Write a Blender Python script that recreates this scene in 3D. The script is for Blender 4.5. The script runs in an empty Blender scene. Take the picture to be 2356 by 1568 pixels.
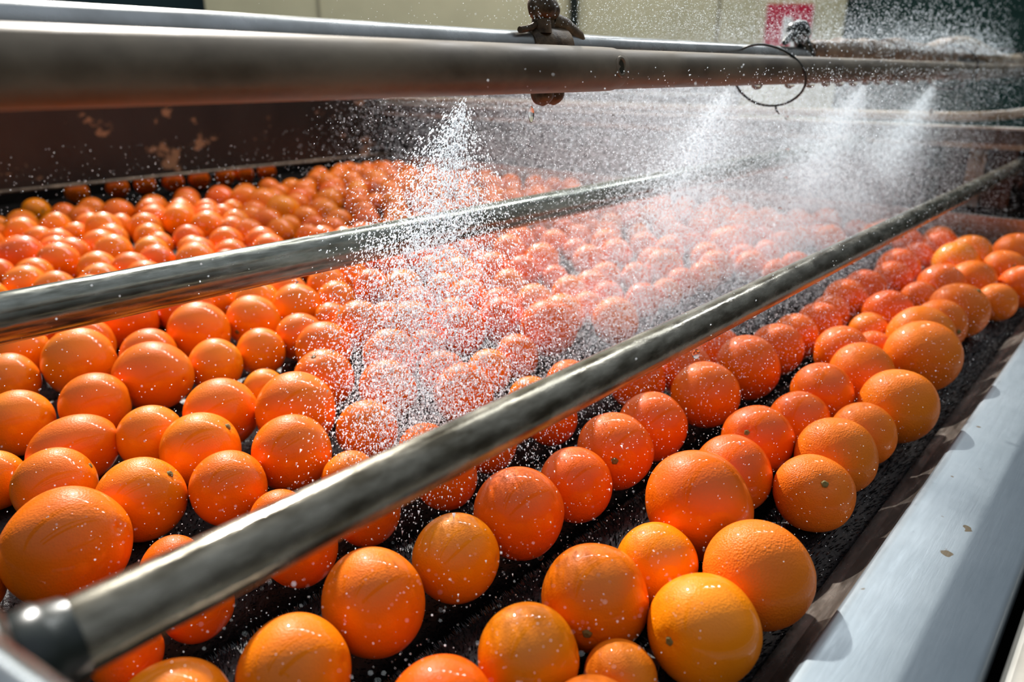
import bpy, math, random
import numpy as np
from mathutils import Vector, Matrix, Euler

random.seed(7); RNG = np.random.RandomState(11)
SC = bpy.context.scene
COL = SC.collection
CAM_H = 0.425
PITCH = math.radians(20.007)
YAW = math.radians(41.506)          # the line runs along +X; the lens looks 41.5 degrees left of it
FWD = Vector((math.cos(YAW), math.sin(YAW), 0)); RGT = Vector((math.sin(YAW), -math.cos(YAW), 0))

# ------------------------------------------------------------------ materials
def mat(name):
    m = bpy.data.materials.new(name); m.use_nodes = True
    nt = m.node_tree
    return m, nt, nt.nodes, nt.links, nt.nodes['Principled BSDF']
def sets(b, **k):
    names = dict(col='Base Color', rough='Roughness', metal='Metallic', coat='Coat Weight', coatr='Coat Roughness', spec='Specular IOR Level',
                 sss='Subsurface Weight', ssc='Subsurface Scale', ssr='Subsurface Radius', trans='Transmission Weight', ior='IOR', aniso='Anisotropic')
    for a, v in k.items():
        if a == 'col' and len(v) == 3: v = (*v, 1)
        b.inputs[names[a]].default_value = v
def noise(ns, ls, scale, detail=4, rough=.55, coord='Object', vscale=None, dim=None):
    tc = ns.new('ShaderNodeTexCoord'); n = ns.new('ShaderNodeTexNoise')
    n.inputs['Scale'].default_value = scale; n.inputs['Detail'].default_value = detail; n.inputs['Roughness'].default_value = rough
    if vscale:
        mp = ns.new('ShaderNodeMapping'); mp.inputs['Scale'].default_value = vscale
        ls.new(tc.outputs[coord], mp.inputs['Vector']); ls.new(mp.outputs[0], n.inputs['Vector'])
    else: ls.new(tc.outputs[coord], n.inputs['Vector'])
    return n
def ramp(ns, ls, src, stops):
    r = ns.new('ShaderNodeValToRGB'); e = r.color_ramp.elements
    while len(e) < len(stops): e.new(.5)
    for i, (p, c) in enumerate(stops):
        e[i].position = p; e[i].color = (*c, 1) if len(c) == 3 else c
    ls.new(src, r.inputs['Fac']); return r
def bump(ns, ls, b, src, strength, dist):
    bp = ns.new('ShaderNodeBump'); bp.inputs['Strength'].default_value = strength; bp.inputs['Distance'].default_value = dist
    ls.new(src, bp.inputs['Height']); ls.new(bp.outputs[0], b.inputs['Normal']); return bp
def g(v): return (v, v, v)

def orange_mat(name, coat, rough, pore, sss):
    m, nt, ns, ls, b = mat(name)
    oi = ns.new('ShaderNodeObjectInfo')
    n1 = noise(ns, ls, 14, 3)
    mx = ns.new('ShaderNodeMix'); mx.data_type = 'RGBA'; mx.blend_type = 'MULTIPLY'
    r1 = ramp(ns, ls, n1.outputs['Fac'], [(.3, (.93, .82, .7)), (.7, (1.05, 1.15, 1.2))])
    mx.inputs['Factor'].default_value = .8
    ls.new(oi.outputs['Color'], mx.inputs[6]); ls.new(r1.outputs[0], mx.inputs[7])
    n3 = noise(ns, ls, 55, 5)
    r3 = ramp(ns, ls, n3.outputs['Fac'], [(.715, g(0)), (.77, g(1))])
    mx2 = ns.new('ShaderNodeMix'); mx2.data_type = 'RGBA'
    ls.new(r3.outputs[0], mx2.inputs['Factor']); ls.new(mx.outputs[2], mx2.inputs[6]); mx2.inputs[7].default_value = (.35, .16, .04, 1)
    ls.new(mx2.outputs[2], b.inputs['Base Color'])
    v = ns.new('ShaderNodeTexVoronoi'); v.inputs['Scale'].default_value = 620
    tc = ns.new('ShaderNodeTexCoord'); ls.new(tc.outputs['Object'], v.inputs['Vector'])
    n2 = noise(ns, ls, 60, 3)
    ad = ns.new('ShaderNodeMath'); ad.operation = 'MULTIPLY_ADD'; ls.new(n2.outputs['Fac'], ad.inputs[0]); ad.inputs[1].default_value = 1.6
    ls.new(v.outputs['Distance'], ad.inputs[2])
    bump(ns, ls, b, ad.outputs[0], pore, .0012)
    sets(b, rough=rough, coat=coat, coatr=.04, spec=.1, sss=0)
    return m
M = {}
M['orange_wet'] = orange_mat('wet orange peel', .55, .45, .2, .22)
M['orange_matte'] = orange_mat('coarse orange peel', .25, .42, .38, .22)

def metal(name, c1, c2, rough, metallic, scale=9, vs=(1, 1, 1), bs=.1, r2=None, bdist=.001):
    m, nt, ns, ls, b = mat(name)
    n = noise(ns, ls, scale, 6, .6, vscale=vs)
    r = ramp(ns, ls, n.outputs['Fac'], [(.36, c1), (.66, c2)]); ls.new(r.outputs[0], b.inputs['Base Color'])
    rr = ramp(ns, ls, n.outputs['Fac'], [(.3, g(rough)), (.7, g(r2 if r2 is not None else rough))]); ls.new(rr.outputs[0], b.inputs['Roughness'])
    bump(ns, ls, b, n.outputs['Fac'], bs, bdist)
    sets(b, metal=metallic); return m
M['pipe'] = metal('wet stainless pipe', (.15, .155, .125), (.30, .31, .27), .12, .8, 60, (.6, 3, 3), .25, .3, .0006)
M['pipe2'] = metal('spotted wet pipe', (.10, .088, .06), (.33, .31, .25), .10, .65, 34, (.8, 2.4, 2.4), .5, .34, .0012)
M['galv'] = metal('weathered galvanised pipe', (.13, .10, .066), (.27, .22, .155), .34, .25, 14, (1, 1.6, 1.6), .35, .6, .0015)
M['galv_b'] = metal('smooth bright pipe', (.30, .31, .30), (.44, .46, .46), .22, .8, 20, (1, 1, 1), .1, .3)
M['clamp'] = metal('corroded brass fitting', (.035, .022, .012), (.20, .14, .08), .42, .5, 60, (1, 1, 1), .9, .6, .002)
M['black'] = metal('black plastic', (.006, .008, .007), (.02, .028, .024), .3, 0, 40)
M['tan'] = metal('tan rubber hose', (.32, .24, .16), (.50, .40, .28), .35, .0, 12)
M['rust'] = metal('rusty coupling', (.14, .085, .05), (.36, .26, .17), .32, .2, 45, (1, 1, 1), .5, .5, .0015)
M['ledge'] = metal('stained steel ledge', (.035, .026, .02), (.10, .075, .06), .4, .3, 10, (1, 1, 1), .2)
M['recess'] = metal('black wet recess sheet', (.012, .013, .014), (.05, .04, .035), .25, .4, 5)
M['endplate'] = metal('end plate steel', (.36, .34, .31), (.46, .44, .40), .25, .8, 6)
M['rail_out'] = metal('cream frame rail', (.5, .46, .38), (.66, .62, .54), .3, .3, 8)
M['lip'] = metal('wet steel lip', (.42, .34, .28), (.6, .52, .46), .14, .85, 30, (1, 3, 3), .3, .3)
M['dark'] = metal('dark wet steel', (.006, .006, .006), (.015, .012, .011), .8, 0, 12); M['dark'].node_tree.nodes['Principled BSDF'].inputs['Specular IOR Level'].default_value = .03
M['concrete'] = metal('hall floor concrete', (.03, .028, .025), (.05, .047, .042), .7, 0, 3)

def tray_mat():
    m, nt, ns, ls, b = mat('brushed steel tray')
    n = noise(ns, ls, 5, 5, .6)
    sc = noise(ns, ls, 30, 6, .7, vscale=(.5, 5, 1))
    r = ramp(ns, ls, n.outputs['Fac'], [(.3, (.21, .255, .285)), (.7, (.30, .345, .375))])
    sp = noise(ns, ls, 46, 2, .4)
    rs = ramp(ns, ls, sp.outputs['Fac'], [(.735, g(0)), (.75, g(1))])
    mx = ns.new('ShaderNodeMix'); mx.data_type = 'RGBA'
    ls.new(rs.outputs[0], mx.inputs['Factor']); ls.new(r.outputs[0], mx.inputs[6]); mx.inputs[7].default_value = (.12, .09, .05, 1)
    ls.new(mx.outputs[2], b.inputs['Base Color'])
    rr = ramp(ns, ls, sc.outputs['Fac'], [(.3, g(.32)), (.75, g(.5))]); ls.new(rr.outputs[0], b.inputs['Roughness'])
    bump(ns, ls, b, sc.outputs['Fac'], .22, .0008); sets(b, metal=.30); return m
M['tray'] = tray_mat()

def panel_mat():
    m, nt, ns, ls, b = mat('stained brown side sheet')
    n = noise(ns, ls, 3.2, 6, .65, vscale=(1.4, 1, .8))
    base = ramp(ns, ls, n.outputs['Fac'], [(.3, (.010, .007, .0055)), (.7, (.028, .020, .016))])
    sc = noise(ns, ls, 4.2, 7, .62, vscale=(1.7, 1, 2.3))
    rs = ramp(ns, ls, sc.outputs['Fac'], [(.605, g(0)), (.64, g(1))])
    mx = ns.new('ShaderNodeMix'); mx.data_type = 'RGBA'
    ls.new(rs.outputs[0], mx.inputs['Factor']); ls.new(base.outputs[0], mx.inputs[6]); mx.inputs[7].default_value = (.33, .17, .085, 1)
    ls.new(mx.outputs[2], b.inputs['Base Color']); bump(ns, ls, b, n.outputs['Fac'], .2, .002)
    sets(b, rough=.42); return m
M['panel'] = panel_mat()
M['flange'] = metal('scuffed flange', (.10, .06, .035), (.36, .25, .16), .5, 0, 16, (2, 1, 1), .3)

def flat(name, c, rough=.6, **k):
    m, nt, ns, ls, b = mat(name)
    n = noise(ns, ls, 3, 4)
    r = ramp(ns, ls, n.outputs['Fac'], [(.3, tuple(x * .9 for x in c)), (.7, tuple(x * 1.08 for x in c))]); ls.new(r.outputs[0], b.inputs['Base Color'])
    sets(b, rough=rough, **k); return m
M['beige'] = flat('beige wall sheet', (.56, .53, .36))
M['green'] = flat('dark green wall', (.006, .045, .035))
M['teal'] = flat('dark teal wall', (.01, .04, .05))
M['seam'] = flat('seam', (.30, .28, .2))
M['red'] = flat('red sign', (.55, .02, .06), .4)
M['white'] = flat('white sign mark', (.8, .8, .8), .4)
M['stem'] = flat('dry stem scar', (.20, .15, .04), .8)
M['stem_pit'] = flat('stem pit', (.03, .025, .01), .8)
M['brush'] = metal('black brush core', (.004, .004, .005), (.012, .012, .014), .35, 0, 200, (1, 1, 1), .8, .5, .002)
M['bristle'] = flat('wet black bristles', (.010, .011, .013), .22)

def drop_mat(name, col, tr, mixf=.5):
    m = bpy.data.materials.new(name); m.use_nodes = True; ns = m.node_tree.nodes; ls = m.node_tree.links
    ns.clear(); out = ns.new('ShaderNodeOutputMaterial')
    d = ns.new('ShaderNodeBsdfDiffuse'); d.inputs[0].default_value = (*col, 1)
    t = ns.new('ShaderNodeBsdfTranslucent'); t.inputs[0].default_value = (*tr, 1)
    mx = ns.new('ShaderNodeMixShader'); mx.inputs[0].default_value = mixf      # drops throw sunlight mostly forward
    ls.new(d.outputs[0], mx.inputs[1]); ls.new(t.outputs[0], mx.inputs[2])
    t2 = ns.new('ShaderNodeBsdfTranslucent'); t2.inputs[0].default_value = (.21, .225, .24, 1); a1 = ns.new('ShaderNodeAddShader')
    ls.new(mx.outputs[0], a1.inputs[0]); ls.new(t2.outputs[0], a1.inputs[1]); ls.new(a1.outputs[0], out.inputs[0])
    return m
M['drop'] = drop_mat('sunlit spray', (.88, .95, 1), (.92, .97, 1), .78)
def glass():
    m, nt, ns, ls, b = mat('clear water'); sets(b, col=(1, 1, 1), rough=.0, trans=1, ior=1.33); return m
M['water'] = glass()

# ------------------------------------------------------------------ mesh helpers
class MB:
    def __init__(s): s.v = []; s.f = []; s.sm = []
    def add(s, vs, fs, smooth=True):
        o = len(s.v); s.v += [tuple(v) for v in vs]; s.f += [tuple(i + o for i in f) for f in fs]; s.sm += [smooth] * len(fs)
    def box(s, a, b, bev=0):
        x0, y0, z0 = a; x1, y1, z1 = b
        s.add([(x0,y0,z0),(x1,y0,z0),(x1,y1,z0),(x0,y1,z0),(x0,y0,z1),(x1,y0,z1),(x1,y1,z1),(x0,y1,z1)],
              [(0,3,2,1),(4,5,6,7),(0,1,5,4),(1,2,6,5),(2,3,7,6),(3,0,4,7)], False)
    def tube(s, pts, rad, n=24, caps=True):
        pts = [Vector(p) for p in pts]; rads = rad if isinstance(rad, (list, tuple)) else [rad] * len(pts)
        vs = []; up = None
        for i, p in enumerate(pts):
            t = (pts[min(i + 1, len(pts) - 1)] - pts[max(i - 1, 0)]).normalized()
            if up is None: up = Vector((0, 0, 1)) if abs(t.z) < .9 else Vector((0, 1, 0))
            a = t.cross(up).normalized(); up = a.cross(t).normalized()
            for k in range(n):
                th = 2 * math.pi * k / n; vs.append(p + (a * math.cos(th) + up * math.sin(th)) * rads[i])
        fs = []
        for i in range(len(pts) - 1):
            for k in range(n):
                fs.append((i*n+k, i*n+(k+1)%n, (i+1)*n+(k+1)%n, (i+1)*n+k))
        s.add(vs, fs)
        if caps:
            s.add(vs[:n], [tuple(range(n))[::-1]], False); s.add(vs[-n:], [tuple(range(n))], False)
    def sphere(s, c, r, sc=(1, 1, 1), nu=20, nv=12, rot=None, wob=0):
        vs = []; c = Vector(c)
        for j in range(nv + 1):
            ph = math.pi * j / nv
            for i in range(nu):
                th = 2 * math.pi * i / nu
                p = Vector((math.sin(ph)*math.cos(th)*sc[0], math.sin(ph)*math.sin(th)*sc[1], math.cos(ph)*sc[2]))
                if wob: p *= 1 + wob * (math.sin(3*th + 2*ph) * .5 + math.sin(5*ph + th) * .5)
                if rot: p = rot @ p
                vs.append(c + p * r)
        fs = []
        for j in range(nv):
            for i in range(nu):
                fs.append((j*nu+i, (j+1)*nu+i, (j+1)*nu+(i+1)%nu, j*nu+(i+1)%nu))
        s.add(vs, fs)
    def obj(s, name, m, parent=None, bevel=0, origin=None):
        me = bpy.data.meshes.new(name); vs = s.v
        if origin is not None: vs = [(x-origin[0], y-origin[1], z-origin[2]) for x, y, z in vs]
        me.from_pydata(vs, [], s.f); me.update()
        me.polygons.foreach_set('use_smooth', s.sm); me.materials.append(m)
        o = bpy.data.objects.new(name, me); COL.objects.link(o)
        if origin is not None: o.location = origin
        if parent: o.parent = parent
        if bevel:
            b = o.modifiers.new('bevel', 'BEVEL'); b.width = bevel; b.segments = 3; b.limit_method = 'ANGLE'
        return o
def tag(o, label=None, cat=None, group=None, kind=None):
    if label: o['label'] = label
    if cat: o['category'] = cat
    if group: o['group'] = group
    if kind: o['kind'] = kind
    return o
def empty(name, loc=(0, 0, 0)):
    o = bpy.data.objects.new(name, None); o.location = loc; o.empty_display_size = .02; COL.objects.link(o); return o
def local(o, parent):      # keep world placement under a parent that is an unrotated Empty
    o.parent = parent; o.location = Vector(o.location) - Vector(parent.location); return o
ORANGES = [
 (0.1456, 0.6304, 0.0488, 0.0488, 'o', 1.07, None, "huge glossy orange in the left foreground, above the near pipe's lower end"),
 (0.0767, 0.6645, 0.0303, 0.0303, 'y', 1, None, "orange cut by the photo's left edge, just above the coupling of the near pipe"),
 (0.1441, 0.8373, 0.0315, 0.0315, 'y', 1, None, "yellowish orange cut by the photo's left edge, behind the huge foreground orange"),
 (0.2242, 0.6722, 0.0406, 0.0406, 'y', 1.06, (0.61, -0.469, 0.639), 'lumpy orange with a knobbly top, right of the huge left foreground orange'),
 (0.1791, 0.7648, 0.0381, 0.0381, 'o', 1.15, (0.862, -0.317, 0.396), 'lumpy orange with a puckered tip, leaning behind the huge left foreground orange'),
 (0.2196, 0.8296, 0.0383, 0.0383, 'o', 1.2, None, 'broad orange behind the puckered one, a bright streak on its shoulder'),
 (0.2026, 0.9506, 0.0387, 0.0387, 'o', 1, None, 'big dark orange at the left edge, sharp highlights down its right side'),
 (0.2792, 0.9296, 0.0408, 0.0408, 'o', 1, None, 'orange with a bright red left flank, behind the broad shoulder-streaked one'),
 (0.2887, 0.7976, 0.0379, 0.0379, 'o', 1, None, 'smooth red-flanked orange touching the left of the green-scarred orange'),
 (0.3083, 0.7204, 0.0419, 0.0419, 'y', 1, (0.638, -0.444, 0.629), 'orange with a grey-green stem scar at its upper right, left of the mist'),
 (0.2918, 0.6327, 0.0378, 0.0378, 'o', 1, None, 'drop-speckled round orange in front of the green-scarred one'),
 (0.3684, 0.7887, 0.0425, 0.0425, 'o', 1, None, 'orange behind the green-scarred one, half veiled by spray'),
 (0.3623, 0.9551, 0.0463, 0.0463, 'o', 1.13, None, 'wide flattened orange with five highlights, largest just below the rear pipe'),
 (0.316, 1.0792, 0.0473, 0.0473, 'o', 1.06, None, "orange with clustered water drops on its face, below the rear pipe's left end"),
 (0.2332, 1.0983, 0.0381, 0.0381, 'o', 1, None, 'orange at the left edge stacked directly above the big dark one'),
 (0.278, 1.1985, 0.0409, 0.0409, 'y', 1, None, 'yellowish orange at the left edge, half hidden by the rear pipe'),
 (0.3524, 1.161, 0.0424, 0.0424, 'o', 1, None, 'orange under the rear pipe, peeping over the drop-clustered one'),
 (0.3978, 1.0506, 0.0398, 0.0398, 'o', 1, None, 'orange with a glowing red left side, peeping over the wide flattened one'),
 (0.4396, 1.2191, 0.0457, 0.0457, 'r', 1, None, 'red-lit orange tucked under the rear pipe where a star glint shines'),
 (0.5288, 1.2045, 0.0447, 0.0447, 'r', 1, None, 'reddish orange emerging from under the rear pipe, behind a round glossy one'),
 (0.4845, 1.0712, 0.0479, 0.0479, 'o', 1, None, "round glossy orange standing alone below the middle of the rear pipe's left half"),
 (0.5752, 1.0706, 0.043, 0.043, 'o', 1, (-0.927, -0.36, -0.108), 'orange with a small dark blemish low left, below the rear pipe'),
 (0.4458, 0.9502, 0.0378, 0.0378, 'y', 1, None, 'amber orange with a red left side, right of the wide flattened one'),
 (0.5193, 0.9551, 0.0359, 0.0359, 'o', 1, None, 'small orange speckled with drops, beside the first dark gap in the rows'),
 (0.4253, 0.7182, 0.0475, 0.0475, 'o', 1, None, 'large sharp-edged orange where the mist begins, lit rim on its right'),
 (0.3705, 0.6427, 0.0416, 0.0416, 'o', 1, None, 'orange with a misty face standing right in front of the large mist-edge one'),
 (0.4655, 0.6361, 0.0351, 0.0351, 'm', 1, None, 'round misty orange touching the dark strip above the near pipe'),
 (0.5514, 0.7023, 0.0387, 0.0387, 'm', 1, None, 'tall misty orange with a bright rim, behind the round one by the dark strip'),
 (0.5128, 0.7882, 0.0408, 0.0408, 'm', 1.03, (-0.337, -0.033, 0.941), 'misty orange with a brown crease on top, behind the mist-edge large one'),
 (0.4434, 0.3841, 0.0432, 0.0432, 'r', 1, None, 'bright red-orange fruit covered in white droplets, below the middle of the near pipe'),
 (0.5249, 0.3797, 0.0375, 0.0375, 'r', 1, None, 'orange with a sandy patch on its face, second in the row under the near pipe'),
 (0.6034, 0.3861, 0.0414, 0.0414, 'r', 1, (-0.814, -0.537, 0.221), 'orange with a dark stem scar, third in the row under the near pipe'),
 (0.6846, 0.3885, 0.0398, 0.0398, 'r', 1, None, 'orange dusted white on top, fourth in the row under the near pipe'),
 (0.8004, 0.3831, 0.0425, 0.0425, 'r', 1, None, 'orange with a frosted crown, fifth in the row under the near pipe'),
 (0.9172, 0.3806, 0.0444, 0.0444, 'r', 1, None, 'orange with a frosted crown, sixth in the row under the near pipe'),
 (1.0266, 0.3851, 0.0391, 0.0391, 'r', 1, None, 'misty orange, seventh in the row under the near pipe'),
 (0.3631, 0.3849, 0.0373, 0.0373, 'y', 1.04, None, 'amber-topped orange spotted with drops, alone on the black brushes'),
 (0.2782, 0.3881, 0.0421, 0.0421, 'o', 0.95, None, 'tall orange with a faint second edge, on the brushes at bottom centre'),
 (0.1985, 0.3738, 0.0389, 0.0389, 'o', 1, None, 'big orange with scattered bright glints, cut by the bottom edge left of centre'),
 (0.1265, 0.3994, 0.0375, 0.0375, 'y', 1, None, 'big orange rising from the bottom edge, starry cluster of glints on top'),
 (0.2433, 0.2763, 0.0361, 0.0361, 'r', 1, None, 'wrinkled orange cut by the bottom edge, between two smooth ones'),
 (0.3164, 0.2645, 0.0379, 0.0379, 'y', 1, None, 'smooth yellow-orange fruit at the bottom, four window glints along its shoulder'),
 (0.2979, 0.1948, 0.0343, 0.0343, 'p', 1, None, 'pale rough-skinned orange cut by the bottom edge'),
 (0.355, 0.2125, 0.026, 0.026, 'p', 1, None, 'partly hidden pale orange wedged behind the bottom yellow-orange one'),
 (0.3957, 0.2641, 0.0415, 0.0415, 'o', 1, (-0.891, -0.452, -0.047), 'large glossy orange with window glints, above the bottom yellow-orange one'),
 (0.4713, 0.2543, 0.035, 0.035, 'y', 1, None, 'medium orange behind the large glossy one, streaked highlight at right'),
 (0.4198, 0.1841, 0.0407, 0.0407, 'y', 1, (-0.945, 0.206, 0.253), 'large glossy orange with a green stem scar at lower left, nearest the steel tray'),
 (0.5038, 0.1807, 0.0434, 0.0434, 'p', 1, None, "large coarse-skinned orange touching the steel tray's edge"),
 (0.5547, 0.2614, 0.05, 0.05, 'r', 1, None, 'largest smooth red orange in the right foreground, behind the coarse-skinned one'),
 (0.6435, 0.2699, 0.0398, 0.0398, 'r', 1, None, 'glossy deep orange peeping over the largest red one, long highlight at right'),
 (0.6663, 0.1956, 0.038, 0.038, 'p', 1, (-0.575, -0.415, 0.705), 'coarse orange with two grey blemishes, standing alone by the steel tray'),
 (0.7482, 0.2038, 0.0418, 0.0418, 'p', 1, None, 'pale coarse orange right behind the double-blemished one'),
 (0.8324, 0.2012, 0.0361, 0.0361, 'p', 1, None, 'dull brownish orange at the tray side, behind the pale coarse one'),
 (0.7328, 0.2834, 0.0393, 0.0393, 'r', 1, (-0.827, 0.006, 0.562), 'orange with a grey-green stem scar, left of the pale coarse one'),
 (0.824, 0.2714, 0.0347, 0.0347, 'r', 1, None, 'small bright orange squeezed behind the stem-scarred one at the right'),
 (0.8996, 0.2736, 0.0412, 0.0412, 'r', 1, None, 'glossy red orange with a shoulder glint, left of the big pale tray-side fruit'),
 (0.9194, 0.1897, 0.0451, 0.0451, 'p', 1, None, 'big pale orange at the tray side, halfway along the steel tray'),
 (0.9986, 0.2565, 0.043, 0.043, 'p', 1, None, 'pale matte orange behind and left of the big halfway tray-side fruit'),
 (1.069, 0.3056, 0.0403, 0.0403, 'r', 1, None, 'glossy orange with two blue-white glints, left of the pale matte one'),
 (1.1511, 0.2864, 0.0285, 0.0285, 'r', 1, None, 'small red orange wedged between the glossy and the biggest far tray-side fruit'),
 (1.1025, 0.2095, 0.0505, 0.0505, 'p', 1, None, 'biggest orange of the far tray-side cluster, broad pale forehead'),
 (1.2045, 0.2365, 0.0468, 0.0468, 'p', 1, None, 'orange directly behind the biggest of the far tray-side cluster'),
 (1.2935, 0.231, 0.0424, 0.0424, 'p', 1, (-0.552, -0.83, 0.077), 'orange showing a green-grey scar at its right rim, in the far tray-side cluster'),
 (1.2197, 0.3139, 0.0315, 0.0315, 'y', 1, None, 'small amber orange with a glassy rim, left of the far tray-side cluster'),
 (1.3112, 0.3124, 0.0409, 0.0409, 'r', 1, None, 'round glossy orange behind the small amber one'),
 (1.3871, 0.2235, 0.0474, 0.0474, 'p', 1, (0.026, -0.508, 0.861), 'orange with a dark crack at its top, behind the far tray-side cluster'),
 (1.5377, 0.1915, 0.0339, 0.0339, 'p', 1, None, 'orange nearest the tray at the far right, right of the cracked one'),
 (1.5517, 0.2863, 0.0426, 0.0426, 'r', 1, None, 'wet orange with sparkling drops, behind the cracked-top one'),
 (1.6281, 0.2502, 0.042, 0.042, 'p', 1, None, 'pale orange behind the one nearest the tray at the far right'),
 (1.6592, 0.1741, 0.0402, 0.0402, 'r', 1, (-0.908, 0.419, 0.008), "bright dented orange cut by the photo's right edge"),
 (1.7704, 0.2204, 0.042, 0.042, 'p', 1, (-0.756, -0.483, 0.443), 'dusty orange with a faint scar, upper right of the far heap'),
 (1.751, 0.3061, 0.046, 0.046, 'y', 1, None, 'bright yellow lumpy orange in the far right heap'),
 (1.8607, 0.3006, 0.0451, 0.0451, 'y', 1, None, 'bright yellow orange behind the lumpy yellow one, far right heap'),
 (1.9108, 0.2218, 0.0484, 0.0484, 'p', 1, None, 'wide pale orange at the back of the far right heap'),
 (1.9115, 0.3708, 0.0417, 0.0417, 'r', 1, None, 'glossy orange at the very end of the far right row, against the end plate'),
 (0.9115, 1.8697, 0.0425, 0.0425, 'y', 1, (-0.513, -0.854, 0.083), 'yellow orange with a dark stem pit, beyond the rear pipe'),
 (0.6888, 1.6978, 0.0386, 0.0386, 'y', 1, None, "brightest yellow orange resting behind the rear pipe's left part"),
 (0.469, 1.8283, 0.047, 0.047, 'r', 1, None, 'large red-orange fruit beyond the rear pipe at the left edge'),
 (0.5057, 1.7217, 0.045, 0.045, 'o', 1, None, 'large orange just beyond the rear pipe, right of the large red-orange one'),
 (0.5447, 1.6237, 0.0396, 0.0396, 'o', 1, None, 'broad orange whose lower half hides behind the rear pipe, left part'),
 (0.701, 2.4903, 0.0389, 0.0389, 'y', 1, (0.18, -0.979, 0.091), 'dim orange with a dark stem hole, at the back below the brown panel, left'),
 (1.0834, 2.3371, 0.0406, 0.0406, 'r', 1, None, 'deep red-orange fruit topmost at the back, under the brown panel'),
 (0.6119, 2.3173, 0.0382, 0.0382, 'o', 1, None, 'a'),
 (0.7249, 2.3353, 0.0387, 0.0387, 'r', 1, None, 'a'),
 (0.8033, 2.3494, 0.0409, 0.0409, 'o', 1, None, 'a'),
 (0.647, 2.1689, 0.0406, 0.0406, 'o', 1, None, 'a'),
 (0.5588, 2.1336, 0.0422, 0.0422, 'o', 1, None, 'a'),
 (0.5709, 2.3842, 0.0282, 0.0282, 'o', 1, None, 'a'),
 (0.5655, 2.0349, 0.0365, 0.0365, 'o', 1, None, 'a'),
 (0.8294, 2.2275, 0.044, 0.044, 'o', 1, None, 'a'),
 (0.8964, 2.1722, 0.0429, 0.0429, 'o', 1, None, 'a'),
 (0.7911, 1.9661, 0.0424, 0.0424, 'o', 1, None, 'a'),
 (1.136, 2.2196, 0.0469, 0.0469, 'r', 1, None, 'a'),
 (1.0977, 2.083, 0.0338, 0.0338, 'o', 1, None, 'a'),
 (0.897, 1.9991, 0.0446, 0.0446, 'y', 1, None, 'a'),
 (1.0324, 2.111, 0.0373, 0.0373, 'o', 1, None, 'a'),
 (1.0455, 2.0419, 0.0327, 0.0327, 'o', 1, None, 'a'),
 (0.7002, 1.9916, 0.0473, 0.0473, 'o', 1, None, 'a'),
 (0.7845, 2.1066, 0.033, 0.033, 'o', 1, None, 'a'),
 (0.6795, 1.8955, 0.0407, 0.0407, 'o', 1, None, 'a'),
 (0.7594, 1.8706, 0.0372, 0.0372, 'y', 1, None, 'a'),
 (0.6249, 1.747, 0.0421, 0.0421, 'o', 1, None, 'a'),
 (0.7491, 1.7961, 0.0318, 0.0318, 'o', 1, None, 'a'),
 (0.8162, 1.7834, 0.0367, 0.0367, 'r', 1, None, 'a'),
 (0.7707, 1.6711, 0.0349, 0.0349, 'o', 1, None, 'a'),
 (0.8435, 1.6502, 0.0411, 0.0411, 'o', 1, None, 'a'),
 (0.9922, 1.8746, 0.0385, 0.0385, 'o', 1, None, 'a'),
 (0.9415, 1.7184, 0.0392, 0.0392, 'o', 1, None, 'a'),
 (0.5545, 1.7929, 0.0414, 0.0414, 'o', 1, None, 'a'),
 (0.4045, 1.7675, 0.0328, 0.0328, 'r', 1, None, 'a'),
 (0.4926, 2.1349, 0.026, 0.026, 'o', 1, None, 'a'),
 (0.6621, 2.0735, 0.0324, 0.0324, 'o', 1, None, 'a'),
 (1.1672, 2.1269, 0.0495, 0.0495, 'o', 1, None, 'a'),
 (1.377, 2.3395, 0.0406, 0.0406, 'o', 1, None, 'a'),
 (1.1691, 2.027, 0.0505, 0.0505, 'o', 1, None, 'a'),
 (1.1394, 1.8783, 0.0491, 0.0491, 'y', 1, None, 'a'),
 (1.426, 2.2751, 0.0404, 0.0404, 'o', 1, None, 'a'),
 (1.3212, 2.0736, 0.0404, 0.0404, 'r', 1, None, 'a'),
 (1.5258, 2.3289, 0.0338, 0.0338, 'o', 1, None, 'a'),
 (1.598, 2.3109, 0.041, 0.041, 'o', 1, None, 'a'),
 (1.4853, 2.1391, 0.0398, 0.0398, 'r', 1, None, 'a'),
 (1.3467, 1.9498, 0.0436, 0.0436, 'o', 1, None, 'a'),
 (1.666, 2.2617, 0.043, 0.043, 'o', 1, None, 'a'),
 (1.5678, 2.0984, 0.0371, 0.0371, 'y', 1, None, 'a'),
 (1.7145, 2.1719, 0.0461, 0.0461, 'o', 1, None, 'a'),
 (1.5908, 1.9499, 0.0438, 0.0438, 'o', 1, None, 'a'),
 (1.3742, 1.8445, 0.0399, 0.0399, 'o', 1, None, 'a'),
 (1.3213, 1.7428, 0.0368, 0.0368, 'o', 1, None, 'a'),
 (1.2345, 1.8089, 0.0404, 0.0404, 'o', 1, None, 'a'),
 (1.1884, 1.6818, 0.0384, 0.0384, 'o', 1, None, 'a'),
 (1.1584, 1.7952, 0.037, 0.037, 'o', 1, None, 'a'),
 (1.1162, 1.6905, 0.0338, 0.0338, 'r', 1, None, 'a'),
 (1.0119, 1.688, 0.0375, 0.0375, 'o', 1, None, 'a'),
 (1.0654, 1.7363, 0.0347, 0.0347, 'o', 1, None, 'a'),
 (1.0284, 1.5888, 0.0351, 0.0351, 'o', 1, None, 'a'),
 (1.2395, 1.6241, 0.0384, 0.0384, 'r', 1, None, 'a'),
 (1.4701, 1.79, 0.0405, 0.0405, 'o', 1, None, 'a'),
 (1.3293, 1.6128, 0.0342, 0.0342, 'y', 1, None, 'a'),
 (1.0597, 1.9076, 0.0367, 0.0367, 'o', 1, None, 'a'),
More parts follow.
